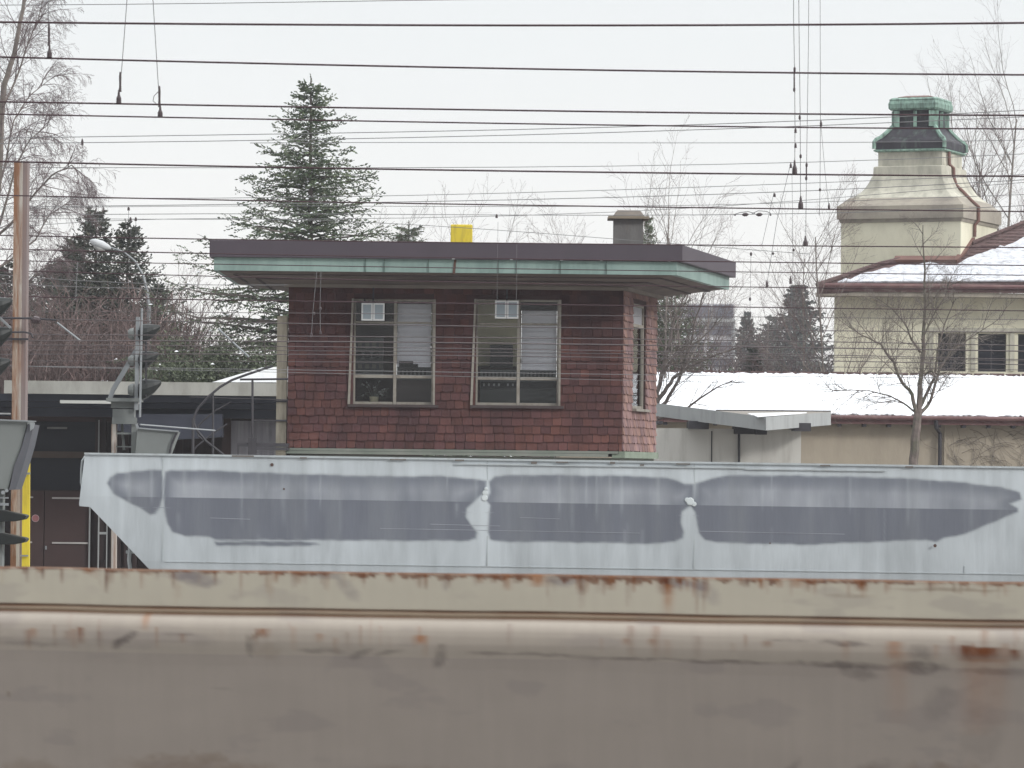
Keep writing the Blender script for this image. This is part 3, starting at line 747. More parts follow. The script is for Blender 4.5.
# twin lamp boxes hanging in the window heads
def lampbox(x0, y0, x1_, y1, lab):
    Yl = YB - .32
    t = thing('floodlight', lab, 'floodlight', (X((x0 + x1_) / 2, y1, Yl), Yl, Z(x0, y1, Yl)), 'floodlights above the signal box windows')
    xa, xb, za, zb_ = X(x0, 310, Yl), X(x1_, 310, Yl), Z(x0, y1, Yl), Z(x0, y0, Yl); xm = (xa + xb) / 2
    MB().box(xa, Yl, za, xb, Yl + .16, zb_).build('housing', M_GALV, t, bevel=.008)
    fr = MB(); w_ = .03
    M_W = mat('white_lamp_frame', lin(205, 208, 208), .5)
    for a, b in ((xa, xm - .005), (xm + .005, xb)):
        fr.box(a, Yl - .02, za, a + w_, Yl, zb_); fr.box(b - w_, Yl - .02, za, b, Yl, zb_); fr.box(a + w_, Yl - .02, zb_ - w_, b - w_, Yl, zb_); fr.box(a + w_, Yl - .02, za, b - w_, Yl, za + w_)
    fr.build('lens_frame', M_W, t)
    for a, b in ((xa, xm), (xm, xb)):
        MB().box(a + .03, Yl - .012, za + w_, b - .03, Yl - .002, zb_ - w_).build('lens', mat('frosted_lens', lin(140, 156, 166), .3, .05, 3), t)
    MB().bar((xm, Yl + .08, zb_), (xm, Yl + .08, bzt - .1), .03, .03).build('bracket', M_DARKSTEEL, t)
    MB().bar((xa + .05, Yl + .1, zb_ + .02), (xa + .05, YB - .02, zb_ + .09), .03, .03).build('bracket', M_DARKSTEEL, t)
lampbox(361.5, 303, 384.5, 320.5, 'pale twin pane floodlight at the head of the left front window of the signal box')
lampbox(495, 300.5, 518.5, 318.5, 'pale twin pane floodlight at the head of the right front window of the signal box')

# room contents
M_DESK = mat('grey_console_metal', lin(88, 92, 92), .6, .06, 3)
M_DKBLK = mat('black_equipment', lin(34, 34, 40), .5, .1, 3)
M_CREAMP = mat('cream_wall_panel', lin(216, 204, 160), .85, .08, 2)
zf = bzb
def room(name, label, cat): return thing(name, label, cat, (X(480, 400, 77), 77, zf))
dk = thing('control_console', 'grey lever console with a row of dark slots behind the right front window', 'console', (X(518, 400, 76.7), 76.7, zf))
MB().box(X(480, 390, 76.7), 76.7, zf, X(556, 390, 76.7), 77.3, Z(518, 370, 76.7)).build('cabinet', M_DESK, dk)
sl = MB()
for i in range(19):
    if i == 9: continue
    sl.pbox(483 + i * 3.8, 372, 484.8 + i * 3.8, 377, 76.67, .03)
sl.build('slot_row', M_DKBLK, dk)
MB().pbox(481, 382, 556, 388, 76.66, .04).build('dark_strip', M_DKBLK, dk)
kn = MB()
for px in (483, 488, 493, 498, 507, 512): kn.pbox(px, 383.5, px + 1.8, 386, 76.63, .03)
kn.build('button_row', M_GREYMETAL, dk)
dk2 = thing('desk', 'brown grey desk behind the lower right pane of the left front window', 'desk', (X(414, 400, 76.7), 76.7, zf))
MB().box(X(397, 390, 76.7), 76.7, zf, X(431, 390, 76.7), 77.2, Z(414, 380, 76.7)).build('desk_front', mat('desk_wood', lin(96, 84, 84), .7, .08, 3), dk2)
MB().box(X(396, 379, 76.65), 76.65, Z(414, 380, 76.7), X(432, 379, 76.65), 77.25, Z(414, 378, 76.7)).build('desk_top', M_DESK, dk2)
s2 = MB()
for i in range(7): s2.pbox(400 + i * 4, 370, 402 + i * 4, 375, 77.0, .02)
MB().pbox(397, 367, 431, 377.8, 77.03, .15).build('switch_panel', M_DESK, dk2); s2.build('switch_row', M_DKBLK, dk2)
tl = MB(); tl.pbox(399, 361, 413, 367.5, 76.95, .12); tl.pbox(412, 364, 418, 367.5, 76.93, .1)
tag(tl.build('telephone', M_DKBLK), 'black telephone set on the desk in the left front window', 'telephone')
pn = thing('gauge_panel', 'dark panel with a row of three round gauges inside the left window', 'gauge panel', (X(367, 400, 78.2), 78.2, zf))
MB().pbox(355, 338, 383, 375, 77.3, .2).build('panel_board', M_DESK, pn)
for px in (359, 367.5, 376):
    ga = MB(); p = at(px, 355.5, 77.29); ga.lathe(p, (0, -1, 0), [(0, .075), (.03, .075), (.03, .001)], 16); go = ga.build('gauge', M_DKBLK, pn)
for r_ in range(2):
    b_ = MB()
    for px in (358, 365, 372, 379): b_.pbox(px, 343 + r_ * 21, px + 4, 347.5 + r_ * 21, 77.27, .03)
    b_.build('label_row', mat('dull_label', lin(120, 118, 110), .8), pn)
cpn = MB(); cpn.pbox(478, 301, 517.5, 366, 77.3, .05); tag(cpn.build('wall_panel', M_CREAMP), 'cream panel on the room wall behind the right front window', 'wall panel')
mo = MB(); mo.pbox(490, 344.5, 513, 367, 76.9, .35); tag(mo.build('monitor', M_DKBLK), 'square black monitor seen through the right front window', 'monitor')
# potted plant with pale dead leaves in the lower left pane
pp = thing('potted_plant', 'tangled plant with pale bits in the lower left pane of the left window', 'plant', at(374, 403, 76.45))
MB().lathe(at(374, 404, 76.45), (0, 0, 1), [(0, .07), (.14, .09), (.14, .02)], 12).build('pot', M_CREAMP, pp)
lf = MB(); rr = random.Random(4)
stem = MB()
for i in range(16):
    c = at(374, 400, 76.45); tip = at(374 + rr.uniform(-15, 15), 380 + rr.uniform(0, 20), 76.45 + rr.uniform(-.1, .1)); mid = (c + tip) / 2 + Vector((0, 0, .08)); stem.tube([c, mid, tip], .006, 4)
    for k in range(7):
        q = mid.lerp(tip, rr.random()); s = .006 + .014 * rr.random() ** 2; lf.add([q + Vector((-s, 0, 0)), q + Vector((0, -.01, s)), q + Vector((s, 0, .005)), q + Vector((0, .01, -s))], [(0, 1, 2, 3)])
stem.build('stem', mat('plant_stem', lin(90, 96, 84), .8), pp); lf.build('leaf', mat('pale_leaf', lin(186, 186, 182), .8), pp)

# cream square mast left of the signal box, with conduit
ms = thing('cream_mast', 'cream rectangular column standing against the left side of the signal box', 'column', (X(281, 450, 76.2), 76.2, 0))
MB().box(X(276.5, 380, 76.2), 76.2, 0, X(286.8, 380, 76.2), 76.45, Z(281, 316, 76.2)).build('post', mat('aged_cream_paint', lin(190, 180, 156), .8, .08, 3, dirt=lin(130, 112, 90), dirt_amt=.5, dscale=4, stretch=(3, 3, .5)), ms)
cl = MB()
for y in (400.5, 420, 447.5): cl.pbox(274.5, y, 288.5, y + 1.6, 76.16, .03)
cl.each('clamp', M_DARKSTEEL, ms)

# ------------------------------------------------------------------ stair railing left of the signal box
YST = 75.4
def rail(pts, m, r=.022, Y=YST, n=6): m.tube([at(x, y, Y + (dy[0] if dy else 0)) for x, y, *dy in pts], r, n)
rl = thing('stair_railing', 'thin dark tubular railing curving down from the landing left of the signal box', 'railing', at(230, 455, YST) * 1.0)
m = MB(); rail([(288, 379), (240, 379.5)], m); m.build('landing_rail', M_DARKSTEEL, rl)
m = MB(); rail([(273, 366), (262, 369.5), (247, 374.5), (232, 380), (220, 387), (208, 397), (198, 408), (194, 417), (194, 424), (197.5, 431), (206, 441), (224, 455)], m, .026); m.build('curved_handrail', M_DARKSTEEL, rl)
m = MB(); rail([(231, 402, .3), (215, 411, .3), (204, 420, .3), (198, 426, .3), (198, 436, .3), (213, 447, .3)], m, .018); rail([(227, 424), (212, 434), (197, 446), (192, 452)], m, .018); rail([(193, 418), (193, 460)], m, .03); m.build('lower_rail', M_DARKSTEEL, rl)
for px, y0 in ((213, 393), (252.5, 380)):
    m = MB(); rail([(px, y0), (px, 470)], m, .024); m.build('baluster', M_DARKSTEEL, rl)
m = MB(); rail([(252, 420.5), (286, 420.5)], m, .018); rail([(288, 400), (190, 397)], m, .012); m.build('middle_rail', M_DARKSTEEL, rl)
m = MB(); m.pbox(237, 443, 288, 446.5, YST, .5); m.pbox(248, 447.2, 288, 450, YST, .5); m.pbox(237, 446, 239, 456, YST, .06); m.pbox(248, 438, 256, 460, YST - .02, .12); m.build('landing_platform', M_DARKSTEEL, rl)

# ------------------------------------------------------------------ long dark building on the left
YD = 92.0
db = thing('depot_building', 'long dark building with a grey concrete roof edge and brown doors on the left', 'building', (X(120, 500, YD), YD, 0))
M_CONC = mat('grey_concrete_edge', lin(166, 166, 158), .9, .06, 1.2, .1, 10, dirt=lin(120, 118, 108), dirt_amt=.5, dscale=1.5, thresh=.52, stretch=(1.5, 1, .5))
M_BLUEDK = mat('dark_blue_grey_steel', lin(56, 60, 76), .6, .12, 2)
M_DOOR = mat('dark_brown_door', lin(72, 50, 48), .8, .08, 1.5)
M_DBWALL = mat('dark_brown_boards', lin(60, 46, 46), .9, .15, 2, stretch=(6, 1, .5))
xr1 = X(420, 400, YD)
MB().box(X(4, 388, YD - 2.2), YD - 2.2, Z(120, 394.5, YD - 2.2), xr1, YD + 8, Z(120, 381.5, YD - 2.2)).build('roof_edge', M_CONC, db)
snd = MB(); snd.prism([at(212, 382.2, YD + 3), at(262, 367.5, YD + 3), at(300, 366, YD + 3), at(420, 364, YD + 3), at(420, 382.6, YD + 3)], (0, 4, .1)); snd.build('roof_snow', M_SNOW, db)
b_ = MB(); b_.box(X(-60, 400, YD - 1.9), YD - 1.9, Z(120, 402, YD - 1.9), xr1, YD - .7, Z(120, 394.8, YD - 1.9)); b_.box(X(-60, 400, YD - 1.6), YD - 1.6, Z(120, 408, YD - 1.6), xr1, YD - .7, Z(120, 402.6, YD - 1.6)); b_.box(X(-60, 400, YD - 1.2), YD - 1.2, Z(120, 417, YD - 1.2), xr1, YD - .7, Z(120, 408.6, YD - 1.2)); b_.each('canopy_beam', M_BLUEDK, db)
MB().pbox(60, 400.5, 138, 403.6, YD - 2.4, .25).build('white_channel', mat('off_white_channel', lin(190, 192, 186), .6, .06, 3), db)
MB().pbox(-60, 412.5, 10, 414, YD - 2.2, .15).build('thin_white_channel', M_GREYMETAL, db)
# facade: back wall deep inside, brown door leaves, posts
MB().box(X(-120, 480, YD + 3), YD + 3, 0, xr1, YD + 3.3, Z(120, 395, YD)).build('rear_wall', M_DBWALL, db)
MB().box(X(-120, 480, YD), YD - .1, 0, X(-70, 480, YD), YD + 3, Z(120, 395, YD)).build('side_wall', M_DBWALL, db)
MB().pbox(-90, 416, 112, 421, YD, .2).build('door_head', M_DOOR, db)
MB().pbox(30, 451.5, 100, 458, YD - .02, .15).build('transom', mat('brown_transom', lin(86, 70, 60), .8, .1, 3), db)
MB().pbox(30, 418, 98, 490, YD + .15, .02).build('dark_glazing', DGLASS, db)
MB().pbox(47, 427, 67, 429, YD - .06, .04).build('light_tube', mat('dusty_fluorescent_tube', lin(120, 122, 118), .6), db)
d1 = MB().pbox(24, 491, 43.2, 650, YD - .03, .12).build('door', M_DOOR, db); d2 = MB().pbox(44, 491, 88, 650, YD - .04, .12).build('door', M_DOOR, db)
M_BARW = mat('off_white_bar', lin(178, 172, 168), .6)
MB().pbox(52, 497.3, 88, 499, YD - .07, .028).build('door_bar', M_BARW, d2); MB().pbox(52, 542.2, 88, 543.8, YD - .07, .028).build('door_bar', M_BARW, d2)
MB().pbox(28, 496.5, 33, 498, YD - .06, .028).build('door_bar', M_BARW, d1); MB().pbox(28, 541.5, 32, 543, YD - .06, .028).build('door_bar', M_BARW, d1)
MB().lathe(at(35.5, 518.3, YD - .031), (0, -1, 0), [(0, .085), (.012, .085), (.012, .001)], 20).build('round_sign', mat('pale_pink_sign', lin(196, 172, 172), .6), d1)
MB().lathe(at(35.5, 518.3, YD - .045), (0, -1, 0), [(0, .075), (.006, .075), (.007, .045)], 20).build('round_sign_ring', mat('red_sign_ring', lin(170, 96, 100), .6), d1)
MB().pbox(45, 546, 46.6, 549.5, YD - .1, .05).build('door_handle', M_GALV, d2)
MB().pbox(88.2, 506, 89.6, 650, YD - .1, .05).build('white_post', M_GREYMETAL, db)
vs_ = MB()
for px in (94, 101, 110, 117, 124, 133, 170, 178): vs_.pbox(px, 418, px + 3.6, 650, YD - .02, .12)
vs_.each('wall_board', M_DBWALL, db)
MB().pbox(98, 420, 99.3, 470, YD - .2, .04).build('thin_pipe', M_GREYMETAL, db)
MB().pbox(97, 517, 107, 560, YD - .15, .08).build('white_pipe_frame', M_DBWALL, db)
wp = MB(); wp.pbox(97.6, 506, 98.9, 600, YD - .2, .04); wp.pbox(99, 532, 106, 534.4, YD - .2, .04); wp.pbox(106, 520, 107, 600, YD - .2, .04); wp.build('pipe_run', M_GREYMETAL, db)
MB().pbox(231, 421, 276, 470, YD - .5, .05).build('frosted_glazing', mat('ribbed_grey_glazing', lin(128, 126, 136), .5, .12, 3, dirt=lin(168, 166, 176), dirt_amt=.6, dscale=1.5, stretch=(7, 1, .3)), db)
m = MB(); m.prism([at(116, 414, YD - 1.9), at(222, 414, YD - 1.9), at(222, 437, YD - 1.9), at(150, 441, YD - 1.9), at(116, 430, YD - 1.9)], (0, .5, 0)); m.build('dark_blue_duct', M_BLUEDK, db)
MB().pbox(222, 418, 230.6, 470, YD - .5, .1).build('reddish_board', M_DOOR, db)
MB().pbox(112, 412, 222, 414.6, YD - 1.0, .1).build('canopy_trim', M_BLUEDK, db)
# ------------------------------------------------------------------ grey bulk wagon in the middle distance
YH = 46.0
hw_ = thing('hopper_wagon', 'pale grey steel wagon with dark overpainted patches and a slanted lower left end', 'wagon', (X(560, 520, YH), YH + 1.4, 0))
def ytop(x): return 453.0 + 0.0149 * (x - 85)
LEFT = [(0, 85), (51, 79), (53.2, 79.5), (53.9, 90), (114, 147.5), (190, 220)]
def xleft(v):
    for (a, xa), (b, xb) in zip(LEFT, LEFT[1:]):
        if v <= b: return xa + (xb - xa) * (v - a) / (b - a)
    return LEFT[-1][1]
PATCH = [
 [(107,483),(110,477),(117,473),(135,471),(150,470),(162.5,470),(163,480),(163,497),(160,507),(155,514),(150,515),(143,510),(128,502),(113,494)],
 [(165,472),(171,470),(200,470),(300,474),(380,476),(440,476),(462,477.5),(476,479),(487,481),(486,488),(484,493),(477,499),(467,508),(466,517),(471,525),(477,532),(476,538),(468,541),(435,541),(215,540),(208,537),(185,536),(172,532),(167,524),(164.5,512),(163.5,495),(164,480)],
 [(489,482),(495,476.5),(515,474.5),(560,475),(640,476),(668,478),(684,483),(694,484),(694,497),(690,506),(682,512),(681,522),(684,532),(683,538),(675,542),(653,544),(540,542),(500,542),(490,540),(488,532),(489,515),(490,505),(486,500),(490,492)],
 [(695,483),(706,480),(722,476),(740,475),(800,475.5),(871,477),(920,479),(965,482.5),(1000,487),(1020,492),(1022,499),(1010,504),(1018,508),(1018,512),(1000,520),(980,528),(965,534.5),(944,538),(936,541.8),(926,540),(805,545),(720,543),(705,540),(699,533),(697,524),(695,512),(691,506),(694,498)],
 [(214,541.6),(300,541),(320,544),(310,546.3),(260,546.2),(216,545.4)],
]
def sdf(poly, x, y):
    ins = np.zeros(x.shape, bool); d = np.full(x.shape, 1e9); n = len(poly)
    for i in range(n):
        x0, y0 = poly[i]; x1, y1 = poly[(i + 1) % n]
        dx, dy = x1 - x0, y1 - y0; t = np.clip(((x - x0) * dx + (y - y0) * dy) / (dx * dx + dy * dy), 0, 1)
        d = np.minimum(d, np.hypot(x - x0 - t * dx, y - y0 - t * dy))
        c = ((y0 > y) != (y1 > y)) & (x < (dx * (y - y0) / (dy if dy else 1e-9) + x0)); ins ^= c
    return np.where(ins, -d, d)
def vnoise(x, y, seed):
    """smooth 2-D value noise"""
    r = np.random.RandomState(seed).rand(256, 256)
    xi, yi = np.floor(x).astype(int), np.floor(y).astype(int); fx, fy = x - xi, y - yi
    fx = fx * fx * (3 - 2 * fx); fy = fy * fy * (3 - 2 * fy)
    g_ = lambda a, b: r[a % 256, b % 256]
    return (g_(xi, yi) * (1 - fx) + g_(xi + 1, yi) * fx) * (1 - fy) + (g_(xi, yi + 1) * (1 - fx) + g_(xi + 1, yi + 1) * fx) * fy
def fbm(x, y, seed, o=4):
    t = 0; a = .5; s = 0
    for k in range(o): t = t + a * vnoise(x * 2 ** k, y * 2 ** k, seed + k); s += a; a *= .5
    return t / s
vs_list = sorted(set([0, 2, 4, 43, 44.5, 51, 53.2, 53.9, 107, 108.5, 114] + [1.6 * i for i in range(0, 68)] + [114 + 8 * i for i in range(1, 10)]))
NX = 640; XR = 1120
base_c = np.array(lin(178, 188, 194)[:3])
rr = np.random.RandomState(3)
def smooth_noise(n, k, seed):
    r = np.random.RandomState(seed); a = r.rand(n + 2 * k); ker = np.ones(k) / k; q = np.convolve(a, ker, 'same')[k:k + n]; return (q - q.mean()) / (q.std() + 1e-9)
streak = smooth_noise(NX + 1, 5, 1) * .4 + smooth_noise(NX + 1, 30, 2) * .5 + smooth_noise(NX + 1, 2, 5) * .25
XG = np.linspace(79, XR, NX + 1)
verts = []; cols = []
_r = random.Random(77)
DRIPS = [(_r.uniform(90, 1110), _r.uniform(.7, 2.2), _v, _v + _r.uniform(15, 75), _r.uniform(.05, .2)) for _v in [(_r.choice((0, 0, 43, _r.uniform(5, 80)))) for _ in range(60)]]
for v in vs_list:
    xs = np.linspace(xleft(v), XR, NX + 1); ys = ytop(xs) + v
    # panel bulge: upper panel upright, lower panel leaning in
    yw = YH + (0 if v <= 43 else (v - 43) / 87.0 * .06)
    px = (xs + rr.randn() * .15)
    # wavy, brushed edge of the overpainting
    st_x = np.interp(xs, XG, streak); mot = fbm(xs / 14., np.full(xs.shape, v / 40.), 201, 4) - .5; mot2 = fbm(xs / 70., np.full(xs.shape, v / 45.), 211, 3) - .5
    wob = np.sin(xs * .11 + v * .2) * .5 + np.sin(xs * .37 + v * .13) * .35
    m = np.full(xs.shape, 1e9)
    for p in PATCH: m = np.minimum(m, sdf(p, xs, ys + wob * .6))
    a = np.clip(.5 - (m + .3) / 2.2, 0, 1)[:, None]
    inner = np.clip((-m - 4) / 12, 0, 1) * np.clip((v - 13) / 14.0, 0, 1) if v < 43.2 else np.zeros(xs.shape)
    # the upper half was painted thinner in the middle of every patch
    light = np.clip(inner * (.75 + 1.1 * mot2 + .8 * mot), 0, 1)
    if v >= 43.2: light = light * 0
    dark = np.array(lin(110, 117, 130)[:3]) if v < 43.2 else np.array(lin(104, 110, 124)[:3])
    lite = np.array(lin(150, 156, 166)[:3])
    pc = dark[None, :] * (1 - light[:, None]) + lite[None, :] * light[:, None]
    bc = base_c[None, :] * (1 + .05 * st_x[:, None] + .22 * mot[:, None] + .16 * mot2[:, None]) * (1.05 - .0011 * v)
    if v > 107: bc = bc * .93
    edge = (np.clip(1 - np.abs(m) / 2.2, 0, 1) * .10)[:, None]
    drip = np.zeros(xs.shape)
    for (dx_, dw_, dv0, dv1, da) in DRIPS:
        if dv0 <= v <= dv1: drip = np.maximum(drip, da * np.exp(-((xs - dx_) / dw_) ** 2) * min(1, (v - dv0) / 4 + .2) * min(1, (dv1 - v) / 12 + .1))
    drip = drip[:, None]
    c = (bc * (1 - a) + pc * (1 + .035 * st_x[:, None] + .14 * mot[:, None]) * a) * (1 - edge)
    c = c * (1 - drip) + np.array(lin(190, 200, 204)[:3])[None, :] * drip
    for x_, y_, cc in zip(xs, ys, c):
        p = at(x_, y_, YH); verts.append((p.x, yw, p.z)); cols.append(tuple(cc))
nv = len(vs_list); w_ = NX + 1
fs = [(j * w_ + i, (j + 1) * w_ + i, (j + 1) * w_ + i + 1, j * w_ + i + 1) for j in range(nv - 1) for i in range(NX)]
hp = MB(); hp.v = verts; hp.f = fs; hp.c = cols
M_WAG = mat('grey_wagon_paint', (1, 1, 1, 1), .55, .035, 3.0, 0.06, 12, tint=True, spec=.35, stretch=(2.5, 1, .35), dirt=lin(128, 134, 138), dirt_amt=.35, dscale=1.3, thresh=.54)
M_WAGPLAIN = mat('grey_wagon_plain', lin(166, 176, 180), .55, .06, 2, dirt=lin(128, 128, 124), dirt_amt=.5, dscale=4, thresh=.55, stretch=(2, 1, .6))
hp.build('side_panel', M_WAG, hw_, fix=False, smooth=False)
# body behind the panel, kept just inside its outline
def hpt(x_, v, y): 
    p = at(x_, ytop(x_) + v, YH); return Vector((p.x, y, p.z))
bd = MB(); outl = [(86, 1), (80.5, 50), (91.5, 54.5), (149, 114), (222, 188), (1118, 188), (1118, 1)]
bd.prism([hpt(a, b, YH + (.012 if b < 43 else .012 + (b - 43) / 87 * .07)) for a, b in outl], (0, 2.7, 0)); bd.build('body', M_WAGPLAIN, hw_)
rm = MB()
rm.bar(hpt(84.4, .5, YH - .012), hpt(1120, .5, YH - .012), .024, .022); rm.build('top_rim', M_WAGPLAIN, hw_)
rm = MB(); rm.bar(hpt(455, 5.5, YH - .01), hpt(745, 5.2, YH - .01), .02, .014); rm.bar(hpt(745, 6.4, YH - .01), hpt(885, 6.2, YH - .01), .018, .01); rm.each('hinge_strip', M_WAGPLAIN, hw_)
sm = MB()
for px in (162.8, 487.5, 694.5):
    sm.bar(hpt(px, 2, YH - .004), hpt(px - .4, 107, YH + .04), .012, .008)
sm.each('vertical_seam', M_WAGPLAIN, hw_)
ch = MB()    # chipped weld blobs
for px, v, r_ in ((485, 34, .035), (484.5, 39, .04), (486, 30, .022), (690, 39.5, .05), (687, 38, .03), (694, 42, .03)):
    ch.lathe(hpt(px, v, YH - .002), (0, -1, 0), [(0, r_), (.01, r_ * .8), (.012, .001)], 7)
ch.each('weld_patch', mat('bare_pale_metal', lin(196, 206, 208), .5), hw_)
ht = MB()
for px, v, r_ in ((272, 9, .02), (935, 80, .02), (770, 80, .01), (284, 33, .012)): ht.lathe(hpt(px, v, YH - .001), (0, -1, 0), [(0, r_), (.008, r_), (.009, .001)], 8)
ht.each('rust_spot', mat('dark_rust_spot', lin(92, 66, 58), .8), hw_)
hd = MB(); hd.tube([hpt(84.5, 3, YH + .1), hpt(81.5, 8, YH + .06), hpt(80.6, 18, YH + .06), hpt(80.4, 30, YH + .06), hpt(81.5, 36, YH + .1)], .012, 6); hd.build('grab_handle', M_WAGPLAIN, hw_)
lt = MB()
for px in (180, 186): lt.tube([hpt(px - 18, 108, YH + .5), hpt(px - 18, 150, YH + .5)], .012, 5)
lt = MB(); lt.tube([at(130, 547, YH + .4), at(129, 560, YH + .4), at(131, 575, YH + .4)], .025, 6); lt.tube([at(126, 552, YH + .4), at(134, 552, YH + .4)], .02, 6); lt.build('corner_ladder', M_WAGPLAIN, hw_)
for px, v, w_, h_ in ((232, 0, 22, 1.6), (455, 1, 9, 1.4), (531, 2, 6, 2.2), (556, 1.5, 12, 1.2), (610, 1, 5, 2), (676, 1.5, 14, 1.2), (300, 1, 7, 1.2), (820, 1, 10, 1.2), (390, 1.5, 16, 1), (905, 1, 8, 1.4), (640, 3, 4, 1.6)):
    k_ = YH / F; p_ = hpt(px, v, YH - .026); q = MB(); q.box(p_.x, p_.y, p_.z - h_ * k_, p_.x + w_ * k_, p_.y + .003, p_.z); q.build('paint_chip', mat('bare_brown_chip', lin(104, 96, 90), .8), hw_)
for x0, x1_, v in ((380, 640, 71), (430, 500, 66), (700, 845, 69), (520, 560, 58), (210, 250, 63)):
    q = MB(); q.bar(hpt(x0, v, YH + (v - 43) / 87 * .06 - .001), hpt(x1_, v + .8, YH + (v - 43) / 87 * .06 - .001), .003, .005); q.build('scratch', mat('pale_scratch', lin(146, 150, 160), .6), hw_)
sl = MB(); sl.bar(hpt(165, 107.5, YH + .04), hpt(1118, 107.5, YH + .04), .008, .008); sl.bar(hpt(965, 100, YH + .035), hpt(965, 107.5, YH + .04), .01, .008); sl.build('lower_seam', M_WAGPLAIN, hw_)
wh = MB()
for px in (330, 430, 800, 900):
    c = at(px, 760, YH + .6); c.z = .47; wh.lathe(c, (0, 1, 0), [(0, .46), (.13, .46), (.14, .1), (1.4, .1), (1.41, .46), (1.54, .46)], 24)
wh.build('wheelset', M_DARKSTEEL, hw_)

# ------------------------------------------------------------------ rusty beige wagon in the foreground
YW = 12.0
fw = thing('foreground_wagon', 'blurred beige steel wagon side with a rusty top edge, closest to the camera', 'wagon', (0, YW + .3, 0))
ztp = Z(512, 575, YW)
def zz(y): return ztp - (y - 575) / (F / YW)
pL, pR = at(0, 567.5, 12.25), at(1024, 582.5, 11.76)
dirw = (pR - pL); dirw.z = 0
dirw.normalize(); nrm = Vector((dirw.y, -dirw.x, 0))
base0 = Vector((pL.x + (pR.x - pL.x) / 2, (pL.y + pR.y) / 2, 0))
rrw = random.Random(11)
L3 = lambda r, g, b: np.array(lin(r, g, b)[:3])
RUSTC = (L3(84, 26, 4), L3(158, 82, 18))
# drips: (px, half width, from v, to v, strength, tone 0 dark .. 1 orange)
FDRIPS = [(106, 1.6, 0, 24, .8, .1), (20, 2, 0, 7, .7, .2), (36, 2, 0, 6, .7, .5), (85, 3, 0, 6, .7, .6), (150, 2, 0, 6, .6, .3), (300, 3, 0, 5, .6, .5),
 (371, 2, 0, 10, .6, .2), (398, 2, 0, 8, .6, .3), (428, 1.6, 0, 14, .5, .3), (457, 2.2, 0, 14, .6, .2), (490, 3, 0, 9, .7, .6), (505, 3, 0, 8, .8, .3), (518, 3, 0, 16, .6, .8), (528, 3, 0, 9, .8, .2), (549, 6, 0, 13, .75, .9),
 (593, 3, 0, 20, .8, .2), (594, 1.6, 10, 34, .35, .2), (622, 4, 0, 14, .75, .5), (640, 1.4, 0, 30, .4, .2), (678, 5, 0, 17, .95, .15), (680, 4, 8, 36, .5, 1), (708, 1.4, 4, 38, .35, .3), (716, 1.4, 4, 36, .3, .3), (757, 2.4, 0, 8, .9, .1), (773, 2, 0, 10, .8, .5), (790, 3, 1, 9, .6, .6), (808, 6, 1, 9, .5, .7), (818, 2, 0, 12, .6, .3), (871, 4, 0, 10, .9, .3), (873, 2, 4, 18, .4, .6), (245, 1.2, 2, 26, .25, .4), (560, 1.2, 4, 34, .25, .2), (940, 8, 0, 5, .4, .6), (990, 6, 0, 5, .4, .6),
 (83, 3, 60, 76, .7, .3), (33, 3, 62, 72, .4, .8), (150, 3, 44, 60, .5, .9), (300, 1, 50, 60, .2, .4), (433, 5, 62, 70, .6, .9), (272, 5, 58, 66, .6, .5), (330, 3, 62, 70, .35, .7), (905, 6, 60, 76, .45, .8), (908, 9, 70, 140, .16, .9), (975, 6, 62, 76, .8, .2), (992, 16, 64, 78, .9, .25), (985, 12, 74, 150, .24, .9), (1006, 9, 74, 140, .16, .9), (1022, 5, 66, 76, .8, .2), (640, 3, 62, 68, .4, .5), (666, 3, 62, 68, .4, .5), (780, 4, 62, 67, .4, .3)]
_q = random.Random(5)
FDRIPS += [(_q.uniform(-40, 1060), _q.uniform(.8, 1.8), 0, _q.uniform(4, 20), _q.uniform(.15, .6), _q.random() * .7) for _ in range(110)]
FDRIPS += [(_q.uniform(-40, 1060), _q.uniform(1, 3.5), _q.uniform(44, 66), _q.uniform(70, 84), _q.uniform(.1, .35), _q.random() * .8) for _ in range(40)]
